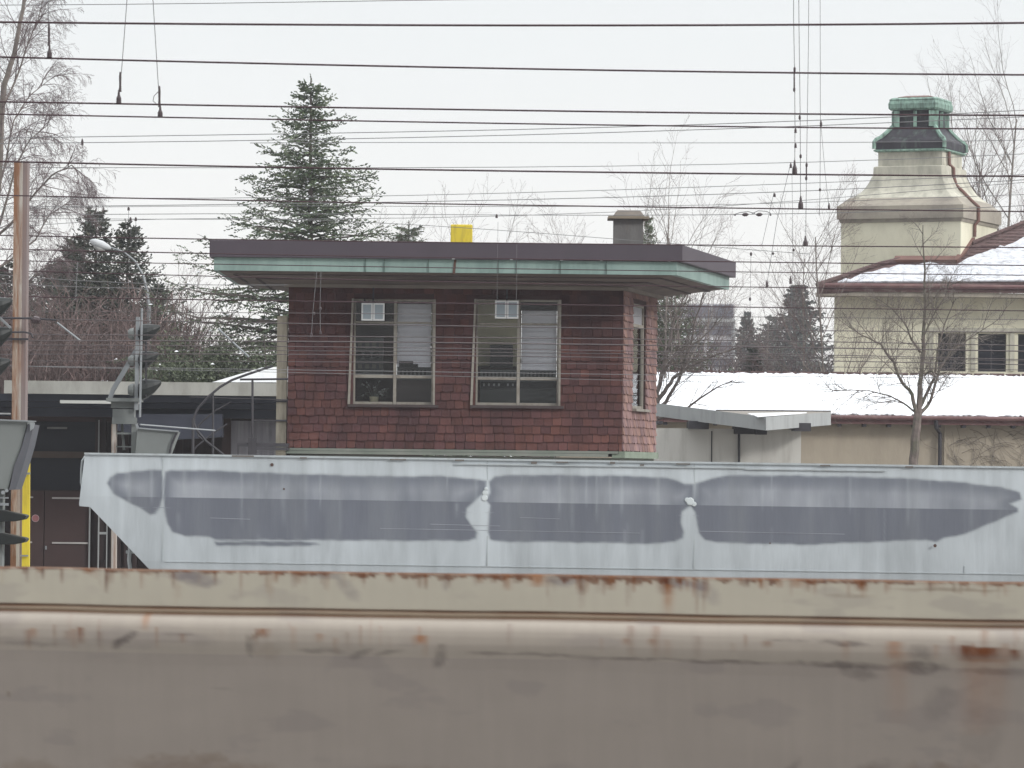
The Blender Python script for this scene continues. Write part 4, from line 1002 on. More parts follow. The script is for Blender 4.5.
# smudges: (px, v, rx, rv, slant, strength, colour)
PUR, DRK, BRN, BEI = L3(108, 98, 104), L3(78, 66, 64), L3(112, 86, 62), L3(150, 120, 90)
SMUD = [(200, 8, 26, 7, .15, .6, PUR), (188, 5, 30, 4, 0, .4, PUR), (355, 14, 14, 12, .9, .35, PUR), (330, 4, 20, 4, 0, .4, PUR), (275, 12, 5, 14, .8, .3, BEI), (180, 24, 5, 12, -.6, .25, BEI), (575, 6, 22, 6, 0, .6, PUR), (700, 7, 24, 6, .1, .65, PUR), (715, 14, 18, 9, .3, .3, PUR), (455, 7, 4, 10, 0, .3, PUR), (860, 15, 26, 2, 0, .3, BRN), (960, 8, 60, 2.0, 0, .45, BRN),
 (130, 68, 14, 5, -.3, .6, DRK), (122, 73, 8, 6, -.4, .5, DRK), (185, 65, 18, 2, 0, .35, DRK), (258, 74, 5, 12, -.25, .4, DRK), (265, 64, 8, 4, -.5, .55, BRN), (275, 80, 18, 9, 0, .18, BRN), (330, 78, 26, 3, 0, .35, DRK), (372, 80, 14, 5, -.3, .4, DRK), (400, 79, 16, 3, -.2, .35, DRK), (452, 82, 8, 10, -.9, .45, DRK), (500, 78, 24, 2.4, 0, .4, DRK), (30, 77, 40, 3, 0, .25, DRK), (560, 79, 50, 2.0, 0, .4, DRK), (640, 81, 60, 2.2, 0, .45, DRK), (740, 82, 60, 2.4, 0, .5, DRK), (850, 83, 60, 4.0, .02, .55, DRK), (870, 90, 22, 8, .2, .35, DRK), (930, 84, 30, 6, 0, .6, DRK), (930, 70, 14, 10, .1, .4, DRK), (855, 62, 26, 3, .05, .6, DRK), (800, 60, 24, 2, 0, .4, DRK), (1000, 86, 36, 4, 0, .4, DRK), (950, 120, 20, 16, -.4, .18, DRK), (880, 186, 30, 8, -.3, .3, DRK), (800, 192, 14, 8, -.8, .35, DRK), (990, 150, 26, 30, -.5, .15, DRK),
 (200, 200, 90, 14, 0, .4, BRN), (30, 204, 40, 10, 0, .3, BRN), (440, 200, 60, 10, .05, .25, BRN), (740, 205, 60, 12, 0, .3, BRN), (940, 200, 90, 22, 0, .4, BRN), (228, 118, 14, 2, .1, .15, DRK), (5, 128, 2, 3, 0, .5, BRN)]
def fore_colour(px, v, base, seed):
    c = np.repeat(base[None, :], len(px), 0) * (1 + .10 * (fbm(px / 90., np.full(px.shape, v / 30.), seed) - .5) + .07 * (fbm(px / 6., np.full(px.shape, v / 60.), seed + 9, 3) - .5))[:, None]
    vv = np.full(px.shape, float(v))
    g1 = np.clip((fbm(px / 60., vv / 22., 31) - .62) * 2.0, 0, .18)[:, None]; c = c * (1 - g1) + PUR[None, :] * g1 * .9
    wx = (fbm(px / 14., vv / 9., 41) - .5)
    for (x0, v0, rx, rv, sl, st, cc) in SMUD:
        dx = px - x0; dv = v - v0 - sl * dx + wx * rv * 1.6; d_ = (dx / rx) ** 2 + (dv / rv) ** 2
        a = np.clip(1.25 - d_, 0, 1) ** 1.2 * st * np.clip(.35 + 1.3 * fbm(px / 7., vv / 5., 57, 3), 0, 1.1); a = np.clip(a, 0, 1)[:, None]; c = c * (1 - a) + cc[None, :] * a
    # rusty upper edge, thicker between x = 340 and 900
    env = .35 + .65 * np.exp(-((px - 620) / 260.) ** 2); th = (1.0 + 7.5 * env * np.clip(fbm(px / 9., np.zeros(px.shape), 61, 4) * 2.1 - .62, 0, 1) ** 1.3)
    a = np.clip((th - v) / 1.6 + .4, 0, 1) * (.55 + .45 * fbm(px / 3., vv / 3., 67, 2)) if v < 12 else np.zeros(px.shape)
    if v < 0: a = a * 0 + .8
    tone = .5 * fbm(px / 5., vv / 4., 71, 3)
    a = a[:, None]; rc = RUSTC[0][None, :] * (1 - tone[:, None]) + RUSTC[1][None, :] * tone[:, None]; c = c * (1 - a) + rc * a
    for (x0, hw, v0, v1, st, tn) in FDRIPS:
        if not (v0 <= v <= v1): continue
        a = np.exp(-((px - x0 + 2.5 * wx) / (hw * 1.2)) ** 2) * st * (1 - .75 * ((v - v0) / (v1 - v0)) ** 2) * (.8 + .6 * fbm(px / 4., vv / 6., 83, 2)); a = np.clip(a, 0, 1)[:, None]
        rc = RUSTC[0] * (1 - tn) + RUSTC[1] * tn; c = c * (1 - a) + rc[None, :] * a
    # dark and rusty groove lines
    if v > 46:      # sky light on the crest put into the colour, darker below
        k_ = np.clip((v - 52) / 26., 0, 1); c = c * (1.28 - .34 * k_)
    for v0, w0, st in ((38.2, 1.7, .9), (43.4, 1.5, .8)):
        a = np.exp(-((v - v0) / w0) ** 2) * st * np.clip(.35 + 1.1 * fbm(px / 45., np.full(px.shape, v0), 91, 3), 0, 1); a = a[:, None]; rc = L3(112, 58, 30); c = c * (1 - a) + rc[None, :] * a
    return c
SARR = np.concatenate([np.arange(-7.5, -1.74, .06), np.arange(-1.74, 1.74, .010), np.arange(1.74, 7.5, .06)])
def extrude_profile(prof, name, base, smooth=False, wave=0.0, rough=.55):
    """prof: (outward offset, v) with v = pixels below the upper edge; subdivided every ~1.6 v"""
    fine = [prof[0]]
    for (o0, v0), (o1, v1) in zip(prof, prof[1:]):
        n = max(1, min(40, int(abs(v1 - v0) / 1.7)))
        for q in range(1, n + 1): fine.append((o0 + (o1 - o0) * q / n, v0 + (v1 - v0) * q / n))
    S = SARR; n = len(S); k = len(fine); px = 512 + S * F / YW
    wz = wave * (np.sin(S * 3.1 + 1) * .5 + np.sin(S * 7.7) * .35 + np.sin(S * 17.3) * .15); wy = wave * (np.sin(S * 2.3 + 2) * .6 + np.sin(S * 9.1) * .4)
    V = []; C = []
    for o, v in fine:
        z = ztp - v / (F / YW); col_ = fore_colour(px, v, base, 5)
        for i in range(n):
            p = base0 + dirw * float(S[i]) + nrm * (o + float(wy[i])); V.append((p.x, p.y, z + float(wz[i])))
        C.extend([tuple(q) for q in col_])
    fs = [(j * n + i, j * n + i + 1, (j + 1) * n + i + 1, (j + 1) * n + i) for j in range(k - 1) for i in range(n - 1)]
    mb = MB(); mb.v = V; mb.f = fs; mb.c = C
    return mb.build(name, mat('wagon_side_paint', (1, 1, 1, 1), .6, .03, 4, .03, 9, tint=True, spec=.3), fw, smooth=smooth, fix=False)
extrude_profile([(-.06, 6), (-.055, -.5), (-.004, -1), (0, 1), (0, 36), (-.004, 37.5)], 'top_rail', L3(168, 160, 141), wave=.002)
extrude_profile([(-.004, 37), (-.006, 37.8), (-.004, 41), (-.007, 44), (-.004, 45.5)], 'rusty_groove', L3(156, 138, 112), wave=.002)
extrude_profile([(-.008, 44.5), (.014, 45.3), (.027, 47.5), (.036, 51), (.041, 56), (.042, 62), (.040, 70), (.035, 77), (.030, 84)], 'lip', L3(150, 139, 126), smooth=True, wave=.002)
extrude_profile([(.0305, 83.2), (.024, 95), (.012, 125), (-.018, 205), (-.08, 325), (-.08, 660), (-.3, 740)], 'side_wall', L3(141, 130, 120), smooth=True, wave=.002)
MB().prism([base0 + dirw * -7.4 + nrm * -.058 + Vector((0, 0, ztp - .001)), base0 + dirw * 7.4 + nrm * -.058 + Vector((0, 0, ztp - .001)), base0 + dirw * 7.4 + nrm * -.1 + Vector((0, 0, ztp - .01)), base0 + dirw * -7.4 + nrm * -.1 + Vector((0, 0, ztp - .01))], (0, 0, -1.9)).build('inner_wall', mat('inner_rust_wall', lin(120, 96, 80), .8), fw)
M_RUSTDK = mat('dark_flaking_rust', lin(104, 62, 46), .9, .3, 12, .3, 30)
# ------------------------------------------------------------------ left edge: rusty H mast, yellow post, signals
YM = 41.0
mm = thing('rusty_mast', 'tall rusty steel H section mast standing at the left edge', 'mast', (X(13, 560, YM), YM, 0))
def vert(m, xt, xb, yt, yb, wpx, Y, d):
    """slightly leaning upright: pixel columns at the top and bottom"""
    a0, a1 = at(xt, yt, Y), at(xt + wpx, yt, Y); b0, b1 = at(xb, yb, Y), at(xb + wpx, yb, Y)
    m.prism([a0, a1, b1, b0], (0, d, 0)); return m
m = MB(); vert(m, 14, 8.5, 162, 770, 5.5, YM - .12, .24); m.build('left_flange', M_RUSTFLANGE, mm)
m = MB(); vert(m, 23, 17.5, 162, 770, 4.5, YM - .1, .2); m.build('right_flange', M_FLANGEGREY, mm)
m = MB(); vert(m, 19.6, 14.1, 163, 770, 3.3, YM - .11, .05); m.build('web', M_RUSTPOST, mm)
m = MB(); m.pbox(5, 338, 28, 340, YM - .15, .03); m.build('strap', M_DARKSTEEL, mm)
yp = thing('yellow_post', 'flat yellow painted post beside the foot of the rusty mast', 'post', (X(27, 560, YM + .8), YM + .8, 0))
m = MB(); Yy = YM - .35
m.prism([at(28.6, 451, Yy), at(29.6, 455, Yy), at(28.5, 770, Yy), at(20, 770, Yy), at(22.5, 470, Yy)], (0, .06, 0)); m.build('board', M_YELLOW, yp)
m = MB(); m.pbox(23.5, 472.5, 30, 474.5, Yy - .04, .03); m.pbox(20, 555, 28, 556.5, Yy - .04, .03); m.pbox(24, 471, 26, 477, Yy - .05, .03); m.build('clamp', M_GALV, yp)

def hood(c, s, Y, sc=1.0):
    """signal hood: a half cone that opens to the right, c = pixel of its root centre, s = length px"""
    m = MB(); k = Y / F
    P = at(c[0], c[1], Y); rings = []
    for t, r_, dz in ((0, .58, 0), (.3, .50, .08), (.65, .34, .22), (.95, .14, .38), (1.0, .06, .40)):
        ring_ = []
        for q in range(13):
            a = math.radians(-178 + 356 * q / 12)
            ring_.append(P + Vector((s * k * t, math.sin(a) * r_ * s * k * 1.0, math.cos(a) * r_ * s * k + dz * s * k)))
        for q in range(12, -1, -1):
            a = math.radians(-178 + 356 * q / 12)
            ring_.append(P + Vector((s * k * t, math.sin(a) * (r_ * s * k - .01), math.cos(a) * (r_ * s * k - .01) + dz * s * k)))
        rings.append(ring_)
    m.loft(rings); return m
# signal on the post, seen side on
YG = 56.0
sg = thing('railway_signal', 'railway signal with three dark hoods seen edge on, left of the signal box', 'railway signal', (X(125, 455, YG), YG, 0))
m = MB(); vert(m, 140.9, 138.9, 308, 417, 1.4, YG - .3, .12); m.build('backboard', M_GALV, sg)
m = MB(); vert(m, 135.8, 134.2, 317, 410, 3.6, YG - .06, .1); m.build('upright', M_GALV, sg)
m = MB(); m.bar(at(136.5, 350, YG), at(113, 390, YG), .05, .065); m.bar(at(113, 390, YG), at(109, 401, YG), .05, .06); m.build('brace', M_GALV, sg)
for i, y in enumerate((334, 360.5, 390)):
    big = (14, 13, 15)[i]
    m = hood((142.5, y), big * 1.25, YG); h_ = m.build('hood', M_HOOD, sg)
    m = MB(); P = at(142, y, YG); k = YG / F
    m.lathe(P, (-1, 0, 0), [(0, .42 * big * k), (3.5 * k, .42 * big * k), (3.6 * k, .30 * big * k)], 14); m.build('lamp_body', M_HOOD, h_)
    m = MB(); m.lathe(at(134, y, YG), (-1, 0, 0), [(0, .45 * big * k), (3.5 * k, .40 * big * k), (6 * k, .26 * big * k), (6.2 * k, .01)], 14); m.build('rear_housing', M_SIGBACK, h_)
m = MB(); m.bar(at(146, 341, YG - .1), at(146, 397, YG - .1), .022, .022); m.build('rod', M_DARKSTEEL, sg)
m = MB(); m.pbox(111, 398.5, 136, 408, YG, .3); m.pbox(106, 398, 140, 401.5, YG - .1, .5); m.build('arm', M_SIGBACK, sg)
m = MB(); m.pbox(112.5, 409, 134, 423, YG, .25); m.pbox(112, 417.5, 137, 424, YG - .03, .02); m.pbox(131, 423, 136.5, 500, YG + .02, .15); m.build('post_head', M_SIGBACK, sg)
m = MB(); vert(m, 111.5, 111, 424, 700, 4.3, YG - .02, .2); m.build('rusty_leg', M_RUSTPOST, sg)
m = MB(); m.pbox(116, 432.5, 131, 434.3, YG + .05, .04); m.pbox(116, 446, 131, 447.3, YG + .05, .04); m.tube([at(122, 424, YG + .2), at(124, 450, YG + .2)], .02, 5); m.build('rung', M_SIGBACK, sg)
cb_ = thing('cable_box', 'grey tapered metal hood mounted just right of the signal post', 'equipment box', at(155, 455, YG - .3))
m = MB(); m.prism([at(137.5, 428.5, YG - .3), at(178, 431.8, YG - .3), at(170, 453, YG - .3), at(168, 470, YG - .3), at(134, 470, YG - .3)], (0, .4, 0)); m.build('casing', M_SIGBACK, cb_)
m = MB(); m.bar(at(136.5, 424, YG - .32), at(138, 428.6, YG - .32), .04, .03); m.bar(at(137.5, 428, YG - .32), at(178.5, 431.4, YG - .32), .03, .02); m.build('lid', M_GALV, cb_)
m = MB(); m.prism([at(175.5, 433, YG - .33), at(177.6, 433, YG - .33), at(172, 445, YG - .33), at(170.5, 453, YG - .33), at(168.5, 453, YG - .33), at(171, 443, YG - .33)], (0, .1, 0)); m.build('catch', M_DARKSTEEL, cb_)
m = MB(); m.tube([at(140, 424.5, YG + .5), at(215, 430.5, YG + 3)], .011, 5); tag(m.build('cable', M_GALV), 'thin pale cable running right from the signal post towards the stair railing', 'cable')
# big signal cut by the left edge
YQ = 39.5
s2 = thing('large_railway_signal', 'large grey signal casing with dark hoods cut off by the left edge of the picture', 'railway signal', (X(-10, 500, YQ), YQ, 0))
for y, sz in ((311, 25), (341, 26), (371, 24)):
    m = hood((-13 if sz == 25 else -14, y), sz, YQ); m.build('hood', M_HOOD, s2)
m = MB(); vert(m, -17, -17, 285, 400, 4, YQ - .2, .6); m.build('backboard', M_HOOD, s2)
m = MB(); m.bar(at(-6, 312, YQ), at(10.5, 328, YQ - .02), .02, .02); m.build('brace', M_GALV, s2)
m = MB(); m.prism([at(-60, 418.5, YQ), at(27.8, 421, YQ), at(20.5, 449, YQ), at(14, 466, YQ), at(8, 489, YQ), at(-60, 489, YQ)], (0, .5, 0)); m.build('casing', M_SIGBACK, s2)
m = MB(); m.prism([at(27.9, 424, YQ - .02), at(33.5, 425, YQ - .02), at(29, 446, YQ - .02), at(21, 473, YQ - .02), at(15.5, 489.5, YQ - .02), at(9, 490, YQ - .02), at(14.2, 466, YQ - .02), at(21, 449, YQ - .02)], (0, .5, 0)); m.build('door_edge', mat('blue_grey_edge', lin(88, 90, 98), .6, .1, 3), s2)
m = MB(); m.bar(at(-60, 417.2, YQ - .03), at(36, 421.4, YQ - .03), .03, .012); m.build('lid', M_GALV, s2)
m = MB(); m.prism([at(30, 422.5, YQ - .05), at(34.5, 422.5, YQ - .05), at(33.5, 428, YQ - .05), at(30, 431, YQ - .05)], (0, .04, 0)); m.build('hinge', M_GALV, s2)
for y in (515.5, 538.5):
    m = MB()
    m.prism([at(-10, y - 5, YQ), at(2, y - 5.5, YQ), at(17, y - 2.2, YQ), at(25.5, y - .5, YQ), at(26.5, y + 1, YQ), at(24, y + 4, YQ), at(14, y + 6, YQ), at(-10, y + 6, YQ)], (0, .25, 0)); m.build('lower_hood', M_HOOD, s2, bevel=.02)
m = MB(); m.pbox(-20, 489, 2, 600, YQ + .1, .2); m.build('lower_body', M_SIGBACK, s2)
m = MB(); m.lathe(at(3.2, 492.5, YQ - .02), (0, -1, 0), [(0, .02), (.02, .02), (.021, .001)], 8); m.lathe(at(6.7, 490.5, YQ - .02), (0, -1, 0), [(0, .018), (.02, .018), (.021, .001)], 8); m.build('bolt', M_GALV, s2)
m = MB(); m.pbox(-20, 497, 8, 498.5, YQ + .05, .04); m.pbox(-20, 503, 8, 505.5, YQ + .05, .04); m.build('cross_strap', M_GALV, s2)

# street lamp far behind
YLp = 105.0
sl_ = thing('street_lamp', 'pale cobra head street lamp on a thin curved pole in front of the dark pine', 'street lamp', (X(149, 380, YLp), YLp, 0))
m = MB(); m.tube([at(149, 600, YLp), at(149, 310, YLp), at(147, 290, YLp), at(143, 275, YLp), at(135, 261, YLp), at(124, 252, YLp), at(110, 247, YLp)], [.06] * 2 + [.04, .035, .03, .025, .022], 6); m.build('pole', M_GALV, sl_)
m = MB(); a = at(111, 248.5, YLp); b = at(90, 240.5, YLp); dr = b - a
m.tube([a, a + dr * .15, a + dr * .45, a + dr * .8, b], [.03, .08, .12, .10, .03], 10); m.build('lamp_head', mat('pale_lamp_shell', lin(186, 190, 192), .5, .06, 4), sl_, smooth=True)
m = MB(); m.tube([a + dr * .3 + Vector((0, 0, -.09)), a + dr * .55 + Vector((0, 0, -.13)), a + dr * .8 + Vector((0, 0, -.08))], [.04, .10, .04], 10); m.build('lamp_bowl', mat('milky_lamp_bowl', lin(150, 150, 146), .4), sl_, smooth=True)
# ------------------------------------------------------------------ overhead wires
ORD = ['topmost', 'second', 'third', 'fourth', 'fifth', 'sixth', 'seventh', 'eighth', 'ninth', 'tenth', 'eleventh', 'twelfth', 'thirteenth', 'fourteenth', 'fifteenth', 'sixteenth', 'seventeenth', 'eighteenth', 'nineteenth', 'twentieth']
THICK = [   # (px thickness, points)
 (2.3, [(0, 22), (100, 23.3), (440, 25.2), (740, 25), (904, 24.2), (1024, 22.8)]),
 (2.0, [(0, 57), (120, 60), (380, 66), (500, 68.5), (700, 71.7), (800, 73), (904, 73.7), (1024, 75)]),
 (1.9, [(0, 102), (120, 103.4), (380, 108.3), (500, 110.5), (700, 112.9), (904, 114.4), (1024, 115.6)]),
 (1.6, [(0, 114.3), (120, 116), (380, 121.5), (500, 123.6), (690, 126), (810, 127.3), (904, 128.4), (1024, 129)]),
 (1.9, [(0, 161.5), (120, 164), (380, 169.3), (500, 170.8), (690, 173.3), (810, 174.4), (904, 175.5), (1024, 176.3)]),
 (1.45, [(0, 195.4), (120, 197.5), (380, 203.3), (500, 204.8), (690, 207.5), (810, 208.8), (904, 210.4), (1024, 211.5)]),
 (1.3, [(0, 235.4), (120, 237.6), (690, 245.2), (810, 245.8), (904, 246.6), (1024, 247.6)]),
 (1.25, [(0, 249), (120, 251.7), (690, 261.3), (810, 262.5), (904, 264.3), (1024, 265.3)]),
 (1.0, [(0, 260.5), (120, 262.5), (690, 271.4), (810, 272.5), (904, 274), (1024, 275.2)]),
 (1.1, [(0, 270.5), (120, 273.6), (690, 286.6), (810, 287.6), (904, 288.4), (1024, 289.2)]),
 (1.15, [(0, 296.4), (120, 298), (430, 303.3), (690, 306.3), (810, 307.6), (904, 309.6), (1024, 310.8)]),
 (1.0, [(0, 318.6), (120, 320.4), (430, 325.5), (690, 329.4), (904, 331.2), (1024, 332.2)]),
 (1.0, [(0, 334.2), (430, 337.2), (690, 339.6), (904, 343.3), (1024, 345.5)]),
 (1.3, [(0, 340.5), (120, 341), (430, 342.3), (690, 345.6), (904, 349.6), (1024, 351)]),
 (.9, [(0, 344.8), (120, 345.8), (430, 348), (690, 351.5), (904, 357.8), (1024, 359)]),
 (1.0, [(0, 354.5), (430, 355.5), (690, 358.2), (904, 362.8), (1024, 364.5)]),
]
THIN = [
 (.8, [(0, 4.6), (60, 5.6), (120, 4.3), (250, 2.2), (440, .3), (600, -2)]),
 (.85, [(0, 137.5), (60, 137.8), (120, 136.6), (250, 134.4), (380, 132.3), (500, 129.4), (690, 124.8), (810, 121), (1024, 110)]),
 (.85, [(0, 143.3), (60, 143.2), (120, 142), (250, 141), (380, 137.6), (500, 135.4), (690, 130.3), (760, 128), (904, 121.5), (1024, 117)]),
 (.7, [(250, 143), (380, 142.5), (500, 142.6), (690, 143), (810, 142.4), (904, 142), (1024, 140)]),
 (.7, [(0, 167.5), (120, 167.8), (380, 168), (500, 166.6), (690, 164.8), (810, 163.2), (904, 158.2), (1024, 154)]),
 (.7, [(60, 199), (120, 197), (380, 196.3), (500, 193.4), (690, 187.6), (810, 183.2), (904, 178.5), (1024, 175)]),
 (.8, [(100, 206), (380, 202), (500, 200.3), (690, 195.4), (810, 190.8), (904, 186), (1024, 180)]),
 (.6, [(60, 207.5), (120, 207), (380, 206.5), (500, 205.8), (690, 206), (810, 202)]),
 (.75, [(0, 216), (120, 214.5), (380, 214.2), (500, 213.3), (620, 217), (690, 216.2), (770, 213.5), (860, 211), (1024, 206)]),
 (.6, [(0, 219), (120, 217.6), (380, 218.6), (500, 218), (690, 205.6), (810, 201)]),
 (.6, [(0, 226), (120, 225), (380, 223.6), (500, 222), (690, 254), (760, 252), (810, 249)]),
 (.7, [(0, 275), (60, 279), (120, 283), (200, 284.5), (288, 285)]),
 (.7, [(0, 283.5), (60, 285.5), (120, 288.5), (200, 288)]),
 (.7, [(655, 374.5), (690, 376), (904, 377.2), (1024, 378)]),
 (.55, [(655, 381), (690, 381.6), (904, 385.6), (1024, 387)]),
]
WIRE_D = {}
def wire_fit(pts):
    xs = np.array([p[0] for p in pts]) / 1000.; ys = np.array([p[1] for p in pts]); return xs, ys, np.polyfit(xs, ys, min(3, len(pts) - 1) if len(pts) > 4 else min(2, len(pts) - 1))
def wire_y(pts, x):
    """measured heights inside the picture, straight continuation outside"""
    x0, x1 = pts[0][0], pts[-1][0]
    _, _, c = wire_fit(pts)
    if x < x0: d = np.polyval(np.polyder(c), x0 / 1000.) / 1000.; return np.polyval(c, x0 / 1000.) + d * (x - x0)
    if x > x1: d = np.polyval(np.polyder(c), x1 / 1000.) / 1000.; return np.polyval(c, x1 / 1000.) + d * (x - x1)
    return float(np.polyval(c, x / 1000.))
def make_wire(th, pts, D, mtl, label, grp, full=True):
    lo, hi = (-700, 1720) if full else (pts[0][0], pts[-1][0])
    n = 24; P = []
    for i in range(n + 1):
        x = lo + (hi - lo) * i / n; P.append(at(x, wire_y(pts, x), D))
    m = MB(); m.tube(P, th * D / F / 2, 6, cap=False)
    return tag(m.build('overhead_wire', mtl, smooth=True), label, 'overhead wire', grp)
TD = []
M_WIREMID = mat('weathered_wire_metal', lin(92, 82, 84), 0.5, 0.1, 5, spec=0.4)
THICK += [(.7, [(0, 311), (430, 314), (690, 316.5), (1024, 319.5)]), (.75, [(0, 350), (430, 351.8), (690, 354.6), (1024, 361)]), (.7, [(0, 361), (430, 362.5), (690, 365), (1024, 370)])]
for i, (th, pts) in enumerate(THICK):
    D = .0135 * F / th; D = min(D, 54) - (i % 3) * .35; D = max(D, 20)
    TD.append(D)
    make_wire(th, pts, D, M_WIRE if i < 11 else M_WIREMID, f'dark reddish overhead wire, {ORD[i]} from the top among the dark ones', 'dark overhead wires')
for i, (th, pts) in enumerate(THIN):
    D = 58 + (i * 1.7) % 9 if i not in (10,) else 60
    full = pts[0][0] < 120 and pts[-1][0] > 1000
    make_wire(th, pts, D, M_WIRETHIN, ('thin grey wire crossing the sky' if pts[0][1] < 240 else 'thin grey wire low over trees and roof') + f', {ORD[i]} from the top among the thin ones', 'thin grey wires', True if i in (0, 13, 14, 4, 5, 6) else full or i in (7, 9))

# droppers with insulators: (points of the strand, insulators [(x, y0, y1, kind)], depth)
def dropper(strand, ins, D, th, label, extra=None):
    t = thing('dropper', label, 'dropper wire', at(strand[-1][0], strand[-1][1], D), 'dropper wires')
    m = MB(); m.tube([at(x, y, D) for x, y in strand], th * D / F / 2, 5); m.build('strand', M_WIRETHIN, t)
    k = D / F
    for x, y0, y1, kind in ins:
        a, b = at(x, y0, D), at(x - .0105 * 0, y1, D); L = (a - b).length; m = MB()
        if kind == 'bell':   m.lathe(b, a - b, [(0, 2.7 * k), (L * .4, 2.5 * k), (L * .6, 1.4 * k), (L, .7 * k)], 10)
        if kind == 'sbell':  m.lathe(b, a - b, [(0, 1.3 * k), (L * .6, 1.2 * k), (L, .4 * k)], 10)
        if kind == 'rod':    m.lathe(b, a - b, [(0, 1.35 * k), (L * .4, 1.1 * k), (L * .75, 1.3 * k), (L, .8 * k)], 8)
        if kind == 'ball':   m.lathe(b, a - b, [(0, .4 * k), (L * .25, 1.2 * k), (L * .7, 1.2 * k), (L, .4 * k)], 8)
        if kind == 'thinrod': m.lathe(b, a - b, [(0, .8 * k), (L, .8 * k)], 6)
        m.build('insulator', M_INSUL, t)
    return t
dropper([(47.5, -40), (48.5, 23), (49.5, 56)], [(49, 24, 46, 'rod'), (49.5, 45, 57.5, 'bell')], TD[1], .9, 'short dark dropper with bell insulator near the top left corner')
dropper([(128, -40), (127, 0), (121.5, 72), (119, 90)], [(120.2, 72, 92, 'rod'), (118.8, 90, 103.5, 'bell')], TD[2], .8, 'long thin dropper with bell insulator resting on the third dark wire')
dp_ = dropper([(152.5, -40), (153, 0), (158.5, 88), (160, 106)], [(159.4, 86, 107, 'rod'), (160.2, 105, 117.5, 'bell')], TD[3], .8, 'dropper with a small wire loop beside its insulator, right of the other left droppers')
m = MB(); m.tube([at(158, 92, TD[3]), at(154, 96, TD[3]), at(153, 101, TD[3]), at(156, 103.5, TD[3])], .6 * TD[3] / F / 2 * 1.2, 5); m.build('wire_loop', M_INSUL, dp_)
dropper([(793.5, -40), (793.6, 20), (794.6, 72), (795, 128), (794.7, 172)], [(794.6, 66.5, 72.5, 'ball'), (794.2, 71, 88, 'thinrod'), (794.2, 87, 92, 'ball'), (795.5, 127.5, 133, 'sbell'), (795.5, 142.5, 148, 'sbell'), (794.6, 160, 174, 'bell')], TD[4], .7, 'leftmost long vertical dropper on the right side, ending on the fifth dark wire')
dropper([(798.5, -40), (799, 25), (800.2, 118), (800.6, 205)], [(799.7, 115, 120, 'ball'), (800.6, 154, 158.5, 'ball'), (800.7, 196, 208.5, 'bell')], TD[5], .7, 'second vertical dropper on the right side, ending on the sixth dark wire')
dropper([(809, -40), (808.5, 40), (806.6, 165), (805.6, 244)], [(806.6, 162.5, 167.5, 'ball'), (806.4, 166, 178, 'thinrod'), (806.2, 176, 180.5, 'ball'), (805.5, 236, 246, 'bell')], TD[6], .6, 'third vertical dropper on the right side with a pair of small beads')
dropper([(820, -40), (820.4, 122), (820, 190), (819.4, 215)], [(821, 120.5, 126.5, 'sbell'), (820, 188, 191.5, 'ball')], 58.5, .55, 'rightmost faint vertical dropper left of the copper capped tower')
dropper([(821, 126), (825, 172), (829, 208)], [(829, 203, 210, 'sbell')], 58.9, .45, 'faint slanting strand just left of the tower')
dropper([(791, 162), (777, 220), (767.5, 280)], [(790.8, 163, 168, 'sbell'), (767, 280, 287, 'sbell')], TD[9], .55, 'slanting dropper ending in a small insulator above the distant conifer')
dropper([(774, 192), (762, 245)], [(774.6, 193, 197, 'sbell'), (773, 252, 255, 'ball')], 60, .45, 'short faint slanting strand left of the slanting dropper')
dropper([(792, 175), (793, 250), (790.5, 335)], [(793.5, 248.5, 251.5, 'ball'), (790.5, 276, 284, 'sbell')], 59.6, .4, 'faint vertical strand hanging in front of the bluish conifer')
dropper([(751, 252), (750, 310)], [(751, 252, 256, 'ball'), (750, 297, 301, 'ball')], 59.3, .4, 'faint short strand above the small distant conifer')
dropper([(82.3, 139), (81.8, 184)], [(82.3, 138.5, 145, 'sbell')], 59.2, .5, 'faint short strand with small insulator in front of the birch')
dropper([(128.6, 207), (128.5, 222)], [(128.6, 206.5, 210.5, 'sbell')], 59.2, .4, 'tiny insulator strand above the dark pine')
dropper([(130.5, 218), (131, 245)], [(130.5, 217, 221, 'sbell')], 59.8, .4, 'left one of two tiny twin strands above the pine tip')
dropper([(135.8, 218), (136.2, 250)], [(135.8, 217, 221, 'sbell')], 59.8, .4, 'right one of two tiny twin strands above the pine tip')
dropper([(77.5, 262), (75.5, 302)], [(75.5, 299, 302, 'ball')], 52, .9, 'short dark strand hanging in front of the brown thicket on the left')
dropper([(498, 222), (497, 300)], [(496.6, 214, 218, 'sbell')], 59.5, .35, 'faint strand right of the yellow roof box, left of its twin')
dropper([(517, 222), (516.4, 300)], [], 59.5, .35, 'bare faint strand right of the yellow roof box, right of its twin')
dropper([(317, 270), (313, 310), (311.5, 335)], [(314, 312, 315, 'ball'), (311.5, 332, 337, 'sbell')], 57, .5, 'left strand of a pair in front of the dark shingle wall')
dropper([(321, 270), (320, 308), (320.5, 333)], [(320.5, 307, 310, 'ball'), (320.4, 330, 334, 'sbell')], 57.4, .5, 'right strand of a pair in front of the dark shingle wall')
